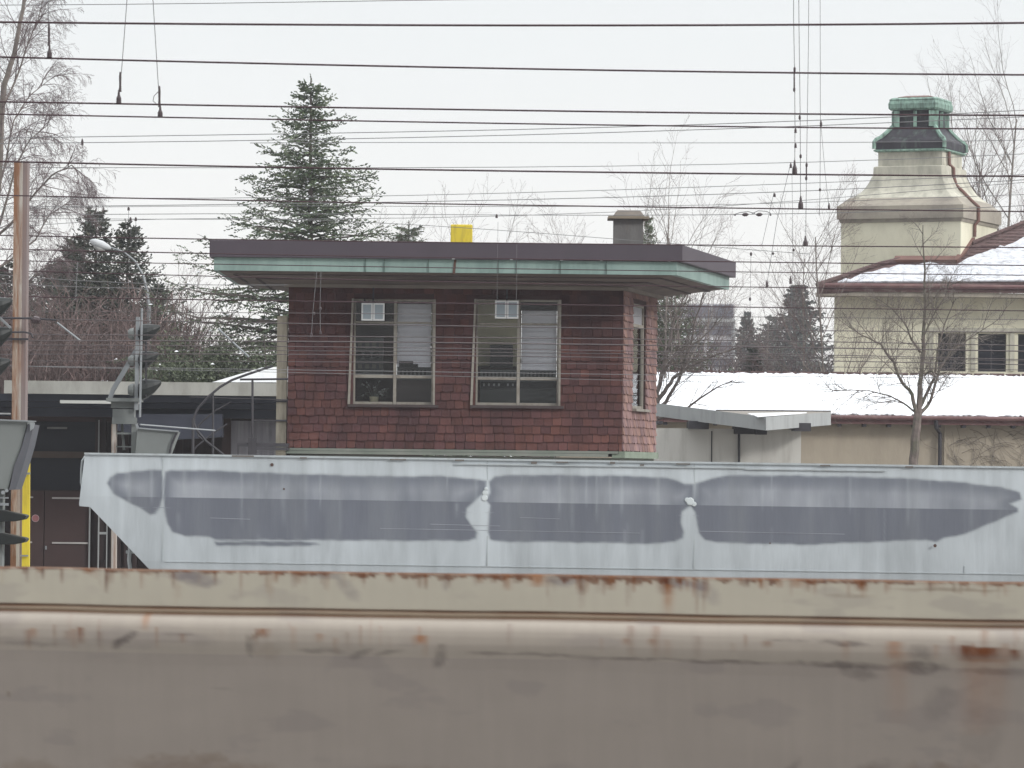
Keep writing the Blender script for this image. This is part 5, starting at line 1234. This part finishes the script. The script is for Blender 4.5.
# in-line insulators of the cross span
ci = thing('span_insulator', 'thin cross span wire with two bulging insulators in the sky right of the roof', 'insulator', at(752, 215, 60.5))
m = MB(); m.tube([at(733, 214.8, 60.5), at(740, 212.6, 60.5), at(748, 211.5, 60.5), at(755, 213.6, 60.5)], .006, 5); m.tube([at(752, 213.6, 60.5), at(758, 210.8, 60.5), at(766, 211.3, 60.5), at(771, 213.4, 60.5)], .006, 5); m.build('jumper', M_WIRETHIN, ci)
for x0, x1_ in ((742, 748.5), (756, 762.5)):
    m = MB(); a = at(x0, 214.8, 60.4); b = at(x1_, 214.3, 60.4); m.lathe(a, b - a, [(0, .008), (.03, .028), (.07, .028), (.1, .008)], 8); m.build('insulator', M_INSUL, ci)
for x0 in (734, 769.5):
    m = MB(); m.lathe(at(x0, 215, 60.4), (1, 0, 0), [(0, .006), (.015, .018), (.03, .006)], 6); m.build('clamp', M_INSUL, ci)
# registration arms seen over the dark trees
def arm(p, q, D, lab, name='registration_arm'):
    m = MB(); m.tube([at(*p, D), at(*q, D)], .014, 6)
    t = m.build(name, M_GALV); tag(t, lab, 'catenary arm'); return t
arm((57, 322.5), (80, 340.5), 50, 'pale slanting arm in front of the brown thicket, nearer the rusty mast')
arm((218, 328.5), (249, 357), 50, 'pale slanting arm in front of the dark green shrubs, left of the cream column')
bk_ = thing('mast_bracket', 'dark insulated bracket tube reaching right from the rusty mast', 'bracket', at(20, 318, YM - .25))
m = MB(); m.tube([at(0, 318, YM - .25), at(33, 318.3, YM - .25), at(56, 320, YM - .25)], .012, 6); m.build('tube', M_DARKSTEEL, bk_)
m = MB(); a = at(31, 319.5, YM - .25); b = at(40.5, 320.3, YM - .25); m.lathe(a, b - a, [(0, .015), (.03, .04), (.075, .035), (.1, .01)], 8); m.build('insulator', M_INSUL, bk_)
m = MB(); m.tube([at(0, 332.4, YM - .25), at(24, 332, YM - .25), at(31, 333.5, YM - .25), at(33, 338, YM - .25)], .01, 6); m.build('lower_tube', M_DARKSTEEL, bk_)

# ------------------------------------------------------------------ far grey block building
YO = 330.0
ob = thing('office_building', 'distant grey flat roofed block with dark window bands behind the bare trees', 'building', (X(690, 330, YO), YO, 0))
M_FAR = mat('far_grey_concrete', lin(182, 180, 184), .9, .06, .5)
M_FARW = mat('far_dark_windows', lin(98, 100, 114), .5, .1, 1)
MB().box(X(640, 330, YO), YO, 0, X(734.5, 330, YO), YO + 14, Z(700, 303.5, YO)).build('wall', M_FAR, ob)
for x0, x1_ in ((645, 660), (662.5, 685), (688, 710.5), (713.5, 733)):
    MB().pbox(x0, 305, x1_, 317.5, YO - .15, .15).build('window', M_FARW, ob)
for y in (326, 342, 358):
    for x0, x1_ in ((650, 674), (677, 704), (707, 731)):
        MB().pbox(x0, y, x1_, y + 9, YO - .1, .1).build('window', M_FARW, ob)
MB().pbox(640, 318.5, 735.3, 321.5, YO - .5, .5).build('white_band', M_GREYMETAL, ob)
MB().pbox(733.4, 322, 735.2, 370, YO - .4, .4).build('white_downpipe', M_GREYMETAL, ob)

# ------------------------------------------------------------------ trees
def rot_about(v, axis, ang): return Matrix.Rotation(ang, 3, axis) @ v
def rnd_perp(d, rr):
    a = Vector((rr.uniform(-1, 1), rr.uniform(-1, 1), rr.uniform(-1, 1))); p = d.cross(a)
    return p.normalized() if p.length > 1e-4 else Vector((1, 0, 0))
def grow(m, p, d, L, r, lev, rr, P, twig):
    """recursive limb; P: per level dict(n, ang, ratio, segs, wig, grav)"""
    q = P[min(lev, len(P) - 1)]; segs = q['segs']; pts = [p.copy()]; rad = [r]; dd = d.normalized(); st = L / segs
    for i in range(segs):
        dd = (dd + Vector((rr.gauss(0, 1), rr.gauss(0, 1), rr.gauss(0, 1))) * q['wig'] + Vector((0, 0, q['grav']))).normalized()
        pts.append(pts[-1] + dd * st); rad.append(max(r * (1 - .75 * (i + 1) / segs), .0022))
    (twig if lev >= P[0].get('twl', 2) else m).tube(pts, rad, 5 if r > .03 else 3, cap=False)
    if lev + 1 >= len(P): return
    n = q['n']
    for k in range(n):
        t = q.get('t0', .25) + (1 - q.get('t0', .25)) * (k + rr.random()) / n; i = min(int(t * segs), segs - 1); f = t * segs - i
        b = pts[i].lerp(pts[i + 1], f); bd_ = (pts[i + 1] - pts[i]).normalized()
        ang = q['ang'] * (.75 + .5 * rr.random()); nd = rot_about(bd_, rnd_perp(bd_, rr), ang)
        grow(m, b, nd, L * q['ratio'] * (.6 + .6 * rr.random()) * (1.15 - .55 * t), max(r * (1 - .7 * t) * .55, .002), lev + 1, rr, P, twig)
def tree_obj(name, label, cat, base, m, t, bark, twigm, group=None):
    o = thing(name, label, cat, base, group)
    m.build('trunk', bark, o, fix=False); t.build('twigs', twigm, o, fix=False) if t.v else None
    return o
def bare_tree(label, px, ytop_, D, seed, trunk_r=.12, lean=0, bark=M_BARKLT, twigm=M_TWIG, dense=1.0, fork=.3, vert=True, spread=.55, name='bare_tree', group=None, ybase=None):
    rr = random.Random(seed); top = at(px, ytop_, D); H_ = top.z; base = Vector((at(px - lean, 466, D).x, D, 0))
    m = MB(); t = MB()
    P = [dict(n=int(15 * dense), ang=spread, ratio=.42, segs=12, wig=.022, grav=.06, t0=fork, twl=2),
         dict(n=int(9 * dense), ang=.6, ratio=.42, segs=7, wig=.09, grav=.06, t0=.2),
         dict(n=int(6 * dense), ang=.6, ratio=.5, segs=5, wig=.11, grav=.03, t0=.15),
         dict(n=0, ang=.6, ratio=.5, segs=4, wig=.14, grav=.02)]
    grow(m, base, (top - base), H_ * .86, trunk_r, 0, rr, P, t)
    return tree_obj(name, label, 'tree', base, m, t, bark, twigm, group)
def limb_tree(label, D, limbs, seed, twig_n=10, ttype=None, bark=M_BARKLT, twigm=M_TWIG, name='bare_tree', sub=None, group=None):
    """trunk and main limbs laid out, twigs grown on them. limbs: (list of (px,py,dy), r0, r1)"""
    rr = random.Random(seed); m = MB(); t = MB(); b0 = at(limbs[0][0][0][0], limbs[0][0][0][1], D)
    P = sub or [dict(n=7, ang=.7, ratio=.5, segs=5, wig=.09, grav=.04, t0=.15, twl=0), dict(n=5, ang=.65, ratio=.5, segs=4, wig=.12, grav=.02, t0=.2), dict(n=0, ang=.6, ratio=.5, segs=3, wig=.15, grav=0)]
    for pts, r0, r1, nt, tl in limbs:
        W_ = [at(x, y, D + dy) for x, y, dy in pts]
        fine = []
        for a, b in zip(W_, W_[1:]):
            for k in range(3): fine.append(a.lerp(b, k / 3) + Vector((rr.gauss(0, .01), rr.gauss(0, .01), 0)))
        fine.append(W_[-1]); n = len(fine)
        m.tube(fine, [r0 + (r1 - r0) * i / (n - 1) for i in range(n)], 7, cap=False)
        for k in range(nt):
            u = .12 + .88 * (k + rr.random()) / nt; i = min(int(u * (n - 1)), n - 2); b = fine[i].lerp(fine[i + 1], u * (n - 1) - i); d = (fine[i + 1] - fine[i]).normalized()
            nd = rot_about(d, rnd_perp(d, rr), .7 * (.6 + .7 * rr.random()))
            grow(m, b, nd, tl * (.6 + .7 * rr.random()) * (1.2 - .5 * u), .012, 0, rr, P, t)
    return tree_obj(name, label, 'tree', Vector((b0.x, D, 0)), m, t, bark, twigm, group)

# the young tree in front of the snowy roof
D1 = 92
limb_tree('bare young tree with a forked trunk standing in front of the long snowy roof', D1, [
 ([(911, 560, 0), (913, 470, 0), (915, 440, 0), (918, 412, 0)], .125, .095, 0, 0),
 ([(918, 414, 0), (920, 385, 0), (923, 350, .1), (925, 310, .1), (924, 270, 0), (923, 225, 0)], .07, .01, 16, .95),
 ([(916, 414, 0), (912, 394, -.1), (902, 382, -.2), (893, 362, -.3), (880, 344, -.4), (862, 335, -.5), (842, 322, -.5)], .05, .008, 16, .95),
 ([(921, 352, 0), (912, 340, -.2), (904, 322, -.3), (893, 310, -.3), (880, 300, -.3)], .03, .007, 12, .8),
 ([(915, 412, 0), (904, 403, .1), (890, 396, .3), (870, 391, .5), (850, 390, .6), (822, 392, .6)], .024, .006, 11, .9),
 ([(917, 414, 0), (926, 396, .2), (934, 378, .2), (938, 350, .3), (944, 325, .4), (956, 298, .4)], .045, .008, 16, .95),
 ([(919, 415, 0), (928, 405, .3), (934, 390, .3), (940, 368, .5), (952, 350, .7), (975, 335, .9), (1000, 318, 1)], .045, .007, 16, .95),
 ([(922, 340, 0), (932, 318, .2), (945, 296, .2), (950, 282, .2)], .022, .006, 12, .7),
 ([(925, 375, .1), (930, 371, -.1), (938, 374, -.2), (947, 372, -.3)], .025, .01, 3, .5)], 21, bark=mat('mottled_grey_bark', lin(112, 98, 92), .95, .4, 5, .3, 20, dirt=lin(84, 88, 66), dirt_amt=.8, dscale=3), twigm=M_BARKLT, sub=[dict(n=8, ang=.75, ratio=.55, segs=6, wig=.09, grav=.05, t0=.1, twl=0), dict(n=6, ang=.7, ratio=.55, segs=4, wig=.12, grav=.03, t0=.1), dict(n=0, ang=.6, ratio=.5, segs=3, wig=.15, grav=0)])
# shrub on the right wall of the low building
vn = MB(); rr = random.Random(9)
for k in range(22):
    x = rr.uniform(950, 1045); y = 470; pts = [(x, y)]; a = rr.uniform(-2.2, 2.2)
    for j in range(7): a += rr.uniform(-1.2, 1.2); x += a * 1.8; y -= rr.uniform(2, 8); pts.append((x, max(y, 424)))
    vn.tube([at(px, py, YL - .02 - .02 * rr.random()) for px, py in pts], .0055, 3, cap=False)
for k in range(40):
    x, y = rr.uniform(948, 1040), rr.uniform(426, 468); a = rr.uniform(-.5, .5); l = rr.uniform(8, 26)
    vn.tube([at(x, y, YL - .03), at(x + l * .5, y - l * .5 * a - 2, YL - .05), at(x + l, y - l * a, YL - .03)], .005, 3, cap=False)
tag(vn.build('climbing_plant', M_BARKLT, fix=False), 'leafless climbing plant on the beige wall at the right edge', 'climbing plant')
# dark limb tree close behind the right corner of the signal box
limb_tree('dark bare tree whose branches spread over the left end of the snowy roof', 93, [
 ([(640, 560, 0), (645, 470, 0), (650, 425, 0), (656, 400, 0)], .16, .10, 0, 0),
 ([(652, 410, 0), (664, 392, 0), (673, 378, 0), (690, 366, .1), (715, 355, .2), (745, 345, .3)], .06, .015, 10, .9),
 ([(652, 415, 0), (666, 402, 0), (676, 385, 0), (683, 370, 0), (690, 345, .2), (697, 315, .3), (705, 290, .3)], .05, .012, 12, .9),
 ([(655, 420, 0), (688, 408, -.2), (700, 398, -.2), (716, 388, -.2), (733, 380, -.2)], .035, .01, 8, .6),
 ([(656, 402, 0), (662, 375, 0), (668, 345, 0), (676, 315, .2), (688, 292, .3)], .06, .012, 12, .9),
 ([(662, 375, 0), (675, 355, 0), (700, 340, .2), (722, 318, .3)], .04, .01, 10, .8)], 33, bark=M_BARK, twigm=M_BARK)

def conifer(name, label, px, ytop_, D, seed, rb, droop=.25, needle=M_NEEDLE, snow=False, dens=1.0, ybot=None, gap=.25, nsize=.11, group=None, power=1.0, base_frac=.12, bark=M_BARK, tipup=.15, tuft=1.0, thin=1.0):
    rr = random.Random(seed); top = at(px, ytop_, D); H_ = top.z; base = Vector((top.x, D, 0))
    tr_ = MB(); nd_ = MB(); br = MB(); sn = MB()
    tr_.tube([base, base + Vector((.05, 0, H_ * .5)), top - Vector((0, 0, .15)), top], [.014 * H_, .008 * H_, .02, .008], 7, cap=False)
    z = H_ * base_frac; nb = 0
    def sprig(p, d, s):
        # three crossing slivers standing for one needle-clad twig end
        u = d.normalized(); v = rnd_perp(u, rr); tone = rr.uniform(.55, 1.45); c = (tone * rr.uniform(.9, 1.1), tone, tone * rr.uniform(.85, 1.05))
        for k in range(2):
            v2 = rot_about(v, u, k * 1.5 + rr.random()); w = s * rr.uniform(.16, .3)
            w *= thin; nd_.add([p, p + u * s * .5 + v2 * w, p + u * s, p + u * s * .45 - v2 * w], [(0, 1, 2, 3)], c)
    while z < H_ * .985:
        u = z / H_; Lmax = rb * (1 - ((z - H_ * base_frac) / (H_ * (1 - base_frac))) ** power) + .12
        nbr = max(3, int((5 + rr.random() * 2.5) * dens * (1 if u < .85 else .7)))
        a0 = rr.random() * 6.28
        for k in range(nbr):
            if rr.random() < gap * .4: continue
            a = a0 + 6.28 * k / nbr + rr.uniform(-.3, .3); L = Lmax * rr.uniform(.55, 1.08)
            el_ = .35 * (u ** 1.5) + rr.uniform(-.1, .15)
            p = Vector((base.x, base.y, z + rr.uniform(-.1, .1))); d = Vector((math.cos(a), math.sin(a), el_)).normalized(); n = 7; pts = [p]; st = L / n
            for i in range(n):
                d = (d + Vector((0, 0, -droop * (.9 - i / n) + (tipup * 1.6 if i > n * .6 else 0)))*.5 + Vector((rr.gauss(0, .05), rr.gauss(0, .05), rr.gauss(0, .03)))).normalized(); pts.append(pts[-1] + d * st)
            br.tube(pts, [max(.016 * L * (1 - i / (n + .5)), .004) for i in range(n + 1)], 3, cap=False)
            for i in range(1, n + 1):
                t = i / n
                for s_ in (-1, 1):
                    for rep in range(2 if dens >= 1 else 1):
                        if rr.random() < gap: continue
                        dd = (pts[i] - pts[i - 1]).normalized(); sd = dd.cross(Vector((0, 0, 1))).normalized() * s_
                        tw = (dd * rr.uniform(.3, .9) + sd * rr.uniform(.3, 1) + Vector((0, 0, rr.uniform(-.45, .2)))).normalized()
                        tl = L * .26 * (1.15 - t * .6) * rr.uniform(.5, 1.2) + .08
                        b = pts[i - 1].lerp(pts[i], rr.random()); cnt = max(2, int(tl / (nsize * .62) * tuft))
                        for j in range(cnt):
                            q = b + tw * tl * (j + .5) / cnt + Vector((0, 0, -.12 * tl * (j / cnt) ** 2))
                            sprig(q, tw + Vector((rr.uniform(-.6, .6), rr.uniform(-.6, .6), rr.uniform(-.5, .5))), nsize * rr.uniform(.7, 1.5))
                            if snow and rr.random() < .03:
                                w = .05 * rr.uniform(.6, 1.3); c = q + Vector((0, 0, .03)); sn.add([c + Vector((-w, -w * .4, 0)), c + Vector((w, -w * .5, .01)), c + Vector((w * .6, w * .5, .02)), c + Vector((-w * .5, w * .5, .01)), c + Vector((0, 0, .035))], [(0, 1, 4), (1, 2, 4), (2, 3, 4), (3, 0, 4)])
        z += H_ * .026 / dens * rr.uniform(.8, 1.2) * (1 if u < .85 else .8)
    # leader
    for k in range(10): sprig(top - Vector((0, 0, k * .06)), Vector((rr.uniform(-.6, .6), rr.uniform(-.6, .6), .6)), .1)
    o = thing(name, label, 'tree', base, group)
    tr_.build('trunk', bark, o, fix=False); br.build('branches', bark, o, fix=False); nd_.build('foliage', needle, o, fix=False)
    if snow and sn.v: sn.build('snow_on_branches', M_SNOW, o, fix=False)['kind'] = 'stuff'
    return o
spru = conifer('spruce_tree', 'large airy spruce lightly dusted with snow, rising behind the signal box roof', 311, 76, 106, 5, 6.4, droop=.13, snow=True, gap=.28, nsize=.09, power=.95, dens=1.5, base_frac=.3, tipup=.28, tuft=.9, thin=.8)
pine_l = conifer('pine_tree', 'dense dark pine with a pointed top left of the spruce, right behind the street lamp', 96, 208, 108, 8, 4.6, droop=.05, needle=M_NEEDLEDK, gap=.22, nsize=.095, power=1.1, dens=1.3, tipup=.7, base_frac=.25, tuft=.8, thin=.9)
def copy_thing(src, label, px, D, ytop_, group=None, rotz=0.0, wid=1.0, hsrc=None):
    base = Vector((at(px, ytop_, D).x, D, 0)); s = at(px, ytop_, D).z / hsrc
    c = src.copy(); COL.objects.link(c); c.location = base; c.rotation_euler = (0, 0, rotz); c.scale = (s * wid, s * wid, s); c['label'] = label
    if group: c['group'] = group
    for ch_ in src.children:
        d = ch_.copy(); COL.objects.link(d); d.parent = c
    return c
HP = at(98, 208, 108).z
copy_thing(pine_l, 'lower dark pine leaning against the right side of the pointed pine', 128, 112, 222, rotz=2.0, wid=1.0, hsrc=HP)
copy_thing(pine_l, 'dark pine just left of the pointed pine, a little lower', 74, 112, 236, rotz=3.1, wid=1.0, hsrc=HP)
copy_thing(pine_l, 'broad dark pine partly hidden behind the rusty mast', 55, 116, 262, rotz=4.0, wid=1.3, hsrc=HP)
copy_thing(pine_l, 'short dark pine standing right of the two taller pines on the left', 158, 118, 282, rotz=1.0, wid=1.0, hsrc=HP)
copy_thing(pine_l, 'dark pine at the very left edge behind the large signal', 8, 122, 262, rotz=5.0, wid=1.3, hsrc=HP)
HS = at(312, 76, 106).z
fir = conifer('fir_tree', 'wide bluish conifer in the distance between the signal box and the cream building', 797, 282, 330, 15, 11.0, droop=.12, needle=M_NEEDLEDK, gap=.2, nsize=.3, power=1.0, dens=1.3, base_frac=.12, tuft=.8)
HF = at(797, 282, 330).z
copy_thing(fir, 'small slender conifer just right of the distant grey block', 747, 340, 309, rotz=2, wid=.62, hsrc=HF)
copy_thing(fir, 'small green conifer bush peeping over the snowy roof below the slender conifer', 754, 130, 345, rotz=3, wid=.6, hsrc=HF)
copy_thing(spru, 'conifer half hidden behind the right corner of the signal box', 672, 112, 262, rotz=1, wid=.8, hsrc=HS)
copy_thing(fir, 'far conifer left of the wide bluish one', 772, 345, 322, rotz=4, wid=1.0, hsrc=HF)
copy_thing(spru, 'tiny conifer tip above the roof left of the yellow box', 409, 150, 222, rotz=2, wid=1.4, hsrc=HS)
copy_thing(spru, 'narrow conifer right behind the roof chimney', 648, 130, 212, rotz=5, wid=.5, hsrc=HS)
# evergreen shrubs below the spruce
def bush(label, x0, x1_, y0, D, seed, mtl=M_GREEN, n=9000, size=.13, snowy=0.0, name='evergreen_bush', depth=2.0):
    rr = random.Random(seed); m = MB(); tw = MB(); sn = MB(); a, b = at(x0, 380, D), at(x1_, 380, D); top = at((x0 + x1_) / 2, y0, D).z; zb_ = at(x0, 400, D).z - .6
    cl = []
    nb = max(6, int((b.x - a.x) * 5))
    for i in range(nb):
        u = (i + rr.random()) / nb; h = zb_ + (top - zb_) * (.55 + .45 * rr.random()) * (1 - .35 * abs(2 * u - 1) ** 3)
        cx = a.x + (b.x - a.x) * u; cy = D + rr.uniform(-depth / 2, depth / 2); tw.tube([(cx, cy, 0), (cx + rr.uniform(-.3, .3), cy, h * .6), (cx, cy, h)], [.04, .03, .008], 4, cap=False)
        for k in range(6): cl.append((Vector((cx + rr.gauss(0, .3), cy + rr.gauss(0, .3), h - rr.random() ** .7 * (h - zb_))), rr.uniform(.2, .5), rr.uniform(.55, 1.35)))
    for i in range(n):
        c, r_, tone = rr.choice(cl); p = c + Vector((rr.gauss(0, 1), rr.gauss(0, 1), rr.gauss(0, .7))) * r_ * .7; d = Vector((rr.gauss(0, 1), rr.gauss(0, 1), rr.gauss(.3, 1))).normalized(); v = rnd_perp(d, rr); s = size * rr.uniform(.6, 1.5); t_ = tone * rr.uniform(.8, 1.2)
        m.add([p, p + d * s * .5 + v * s * .25, p + d * s, p + d * s * .5 - v * s * .25], [(0, 1, 2, 3)], (t_, t_, t_ * .9))
        if snowy and rr.random() < snowy: sn.add([p + Vector((-.05, -.03, .05)), p + Vector((.06, -.03, .05)), p + Vector((.03, .04, .06)), p + Vector((0, 0, .09))], [(0, 1, 3), (1, 2, 3), (2, 0, 3)])
    o = thing(name, label, 'bush', Vector(((a.x + b.x) / 2, D, 0)))
    m.build('foliage', mtl, o, fix=False); tw.build('stems', M_BARK, o, fix=False)
    if sn.v: sn.build('snow_on_leaves', M_SNOW, o, fix=False)['kind'] = 'stuff'
    return o
bush('wide dark green evergreen bush between the signal and the cream column', 160, 290, 322, 102, 3, n=32000, snowy=.002, size=.085)
bush('yellowish green bush right behind the railway signal', 140, 185, 340, 106, 5, n=11000, size=.08, mtl=mat('olive_leaves', lin(92, 96, 66), .85, .3, .6, tint=True))

# birch: long pendulous twigs
rr = random.Random(12)
BP = [dict(n=7, ang=.6, ratio=.6, segs=5, wig=.10, grav=-.05, t0=.1, twl=0), dict(n=6, ang=.6, ratio=.6, segs=6, wig=.10, grav=-.14, t0=.1), dict(n=3, ang=.45, ratio=.5, segs=5, wig=.12, grav=-.15, t0=.1), dict(n=0, ang=.6, ratio=.5, segs=3, wig=.15, grav=-.1)]
limb_tree('tall birch with hanging fine twigs filling the top left corner', 88, [
 ([(-30, 600, 0), (-22, 400, 0), (-12, 250, 0), (-2, 190, 0), (4, 85, 0), (14, 55, 0), (22, 10, 0), (34, -60, 0), (40, -120, 0)], .11, .02, 28, 1.3),
 ([(-12, 260, 0), (5, 205, .2), (16, 165, .4), (30, 140, .5), (48, 125, .6)], .035, .006, 20, 1.1),
 ([(-8, 240, 0), (10, 225, -.3), (30, 200, -.5), (52, 175, -.8), (72, 165, -1), (90, 180, -1.1)], .035, .006, 20, 1.0),
 ([(-14, 275, 0), (8, 262, .3), (35, 240, .6), (50, 215, .8), (72, 200, 1)], .032, .006, 20, .9),
 ([(2, 110, 0), (12, 90, .3), (26, 50, .5), (38, 20, .6), (48, -20, .7)], .028, .006, 18, 1.1),
 ([(-8, 215, 0), (6, 160, .6), (14, 120, .9), (30, 95, 1), (56, 75, 1.2)], .028, .006, 20, 1.0),
 ([(-20, 340, 0), (0, 310, -.3), (20, 290, -.5), (40, 270, -.5), (60, 262, -.6)], .028, .006, 17, .9),
 ], 40, sub=BP, bark=M_BARKLT, twigm=mat('birch_twig', lin(112, 94, 96), .95, .15, 1), name='birch_tree')
# bare trees behind the roof and around the tower
specs = [
 ('slim bare tree in the sky right behind the chimney, tallest of those over the roof', 665, 148, 104, 1, .09, .8, .5),
 ('bare tree with upright twigs above the right end of the signal box roof', 683, 178, 108, 2, .08, 1.0, .6),
 ('thin bare tree rising just left of the chimney', 628, 155, 110, 3, .06, .6, .4),
 ('bare tree tip just left of the yellow roof box', 436, 170, 112, 4, .06, .7, .4),
 ('bushy bare tree top right of the spruce, over the roof', 395, 196, 110, 5, .09, 1.1, .7),
 ('spindly bare tree between the yellow box and the chimney, nearer the box', 495, 214, 112, 6, .07, .9, .6),
 ('spreading bare tree between the yellow box and the chimney, nearer the chimney', 565, 206, 112, 7, .09, 1.1, .8),
 ('small bare tree directly left of the chimney, low over the roof', 600, 216, 114, 17, .07, 1.1, .8),
 ('bare tree with reddish twigs right of the leaning conifer by the signal box corner', 702, 262, 116, 8, .09, 1.0, .8),
 ('bare tree in the gap left of the cream building, slightly taller one', 826, 178, 112, 9, .10, 1.2, .6),
 ('bare tree in the gap left of the cream building, shorter and further left', 812, 205, 118, 10, .08, 1.1, .7),
 ('tall bare tree right of the tower, nearest to it', 968, 70, 148, 11, .16, 1.0, .45),
 ('tall bare tree at the right edge beyond the hip roof', 1014, 40, 150, 12, .18, 1.2, .5),
 ('bare tree between the two tall ones right of the tower', 992, 95, 155, 13, .12, 1.0, .5),
 ('hazy bare tree between the small conifer and the wide bluish conifer', 766, 285, 200, 14, .14, 1.2, .6),
 ('bare tree in front of the distant grey block', 722, 306, 170, 16, .10, .9, .7),
 ('reddish bare tree over the left thicket, above the dark roof', 188, 262, 125, 18, .1, 1.2, .6),
]
for lab, px, yt, D, sd, r_, de, spr in specs:
    far = D > 140
    bare_tree(lab, px, yt, D, sd, r_ * .62, dense=de, spread=spr, fork=.35, twigm=M_TWIG)
# brown thicket: a mass of fine stems nobody could count
def thicket(x0, x1_, y0, D, n, seed, label, mtl, depth=6.0):
    rr = random.Random(seed); m = MB(); a, b = at(x0, 380, D), at(x1_, 380, D)
    for i in range(n):
        x = rr.uniform(a.x, b.x); y = D + rr.uniform(0, depth); u = (x - a.x) / (b.x - a.x)
        h = (at(x0, y0, D).z) * (.62 + .38 * rr.random()) * (1 - .12 * abs(math.sin(u * 7)))
        z0 = rr.uniform(.3, .6) * h; p = Vector((x, y, z0)); d = Vector((rr.gauss(0, .28), rr.gauss(0, .28), 1)).normalized(); L = (h - z0); pts = [p]
        for k in range(4): d = (d + Vector((rr.gauss(0, .16), rr.gauss(0, .16), .02))).normalized(); pts.append(pts[-1] + d * L / 4)
        t_ = rr.uniform(.6, 1.4); c = (t_ * rr.uniform(.95, 1.1), t_, t_)
        m.tube(pts, [.022, .016, .012, .008, .004], 3, cap=False, col=c)
        for q in range(5):
            s = pts[rr.randint(1, 4)]; e_ = s + Vector((rr.gauss(0, .3), rr.gauss(0, .3), abs(rr.gauss(.25, .2)))); m.tube([s, s.lerp(e_, .5) + Vector((0, 0, .04)), e_], [.009, .006, .003], 3, cap=False, col=c)
    o = m.build('thicket', mtl, fix=False); tag(o, label, 'thicket'); o['kind'] = 'stuff'; return o
M_THK = mat('brown_thicket_stems', lin(118, 98, 94), .95, .2, .5, tint=True)
thicket(-60, 172, 266, 103, 5200, 1, 'mass of reddish brown bare stems on the left above the dark roof', M_THK, depth=7)
thicket(655, 850, 334, 128, 3000, 2, 'dull brown bare undergrowth behind the long snowy roof', mat('grey_brown_stems', lin(98, 86, 88), .95, .2, .5, tint=True), depth=8)
thicket(-120, 900, 372, 160, 2500, 5, 'low far hedge of bare stems behind the buildings', mat('far_grey_brown_stems', lin(98, 86, 88), .95, .2, .5, tint=True), depth=3)

# ------------------------------------------------------------------ haze
hz = MB(); hz.box(-220, -8, -1, 220, 420, 46)
M_HAZE = bpy.data.materials.new('haze'); M_HAZE.use_nodes = True
n_, l_ = M_HAZE.node_tree.nodes, M_HAZE.node_tree.links
n_.remove(n_['Principled BSDF']); v_ = n_.new('ShaderNodeVolumePrincipled')
v_.inputs['Color'].default_value = (.93, .95, 1, 1); v_.inputs['Density'].default_value = HAZE
v_.inputs['Anisotropy'].default_value = .2
l_.new(v_.outputs[0], n_['Material Output'].inputs['Volume'])
if HAZE > 0:
    o = hz.build('haze', M_HAZE); o['kind'] = 'stuff'; o['label'] = 'thin pale winter haze over the yard'
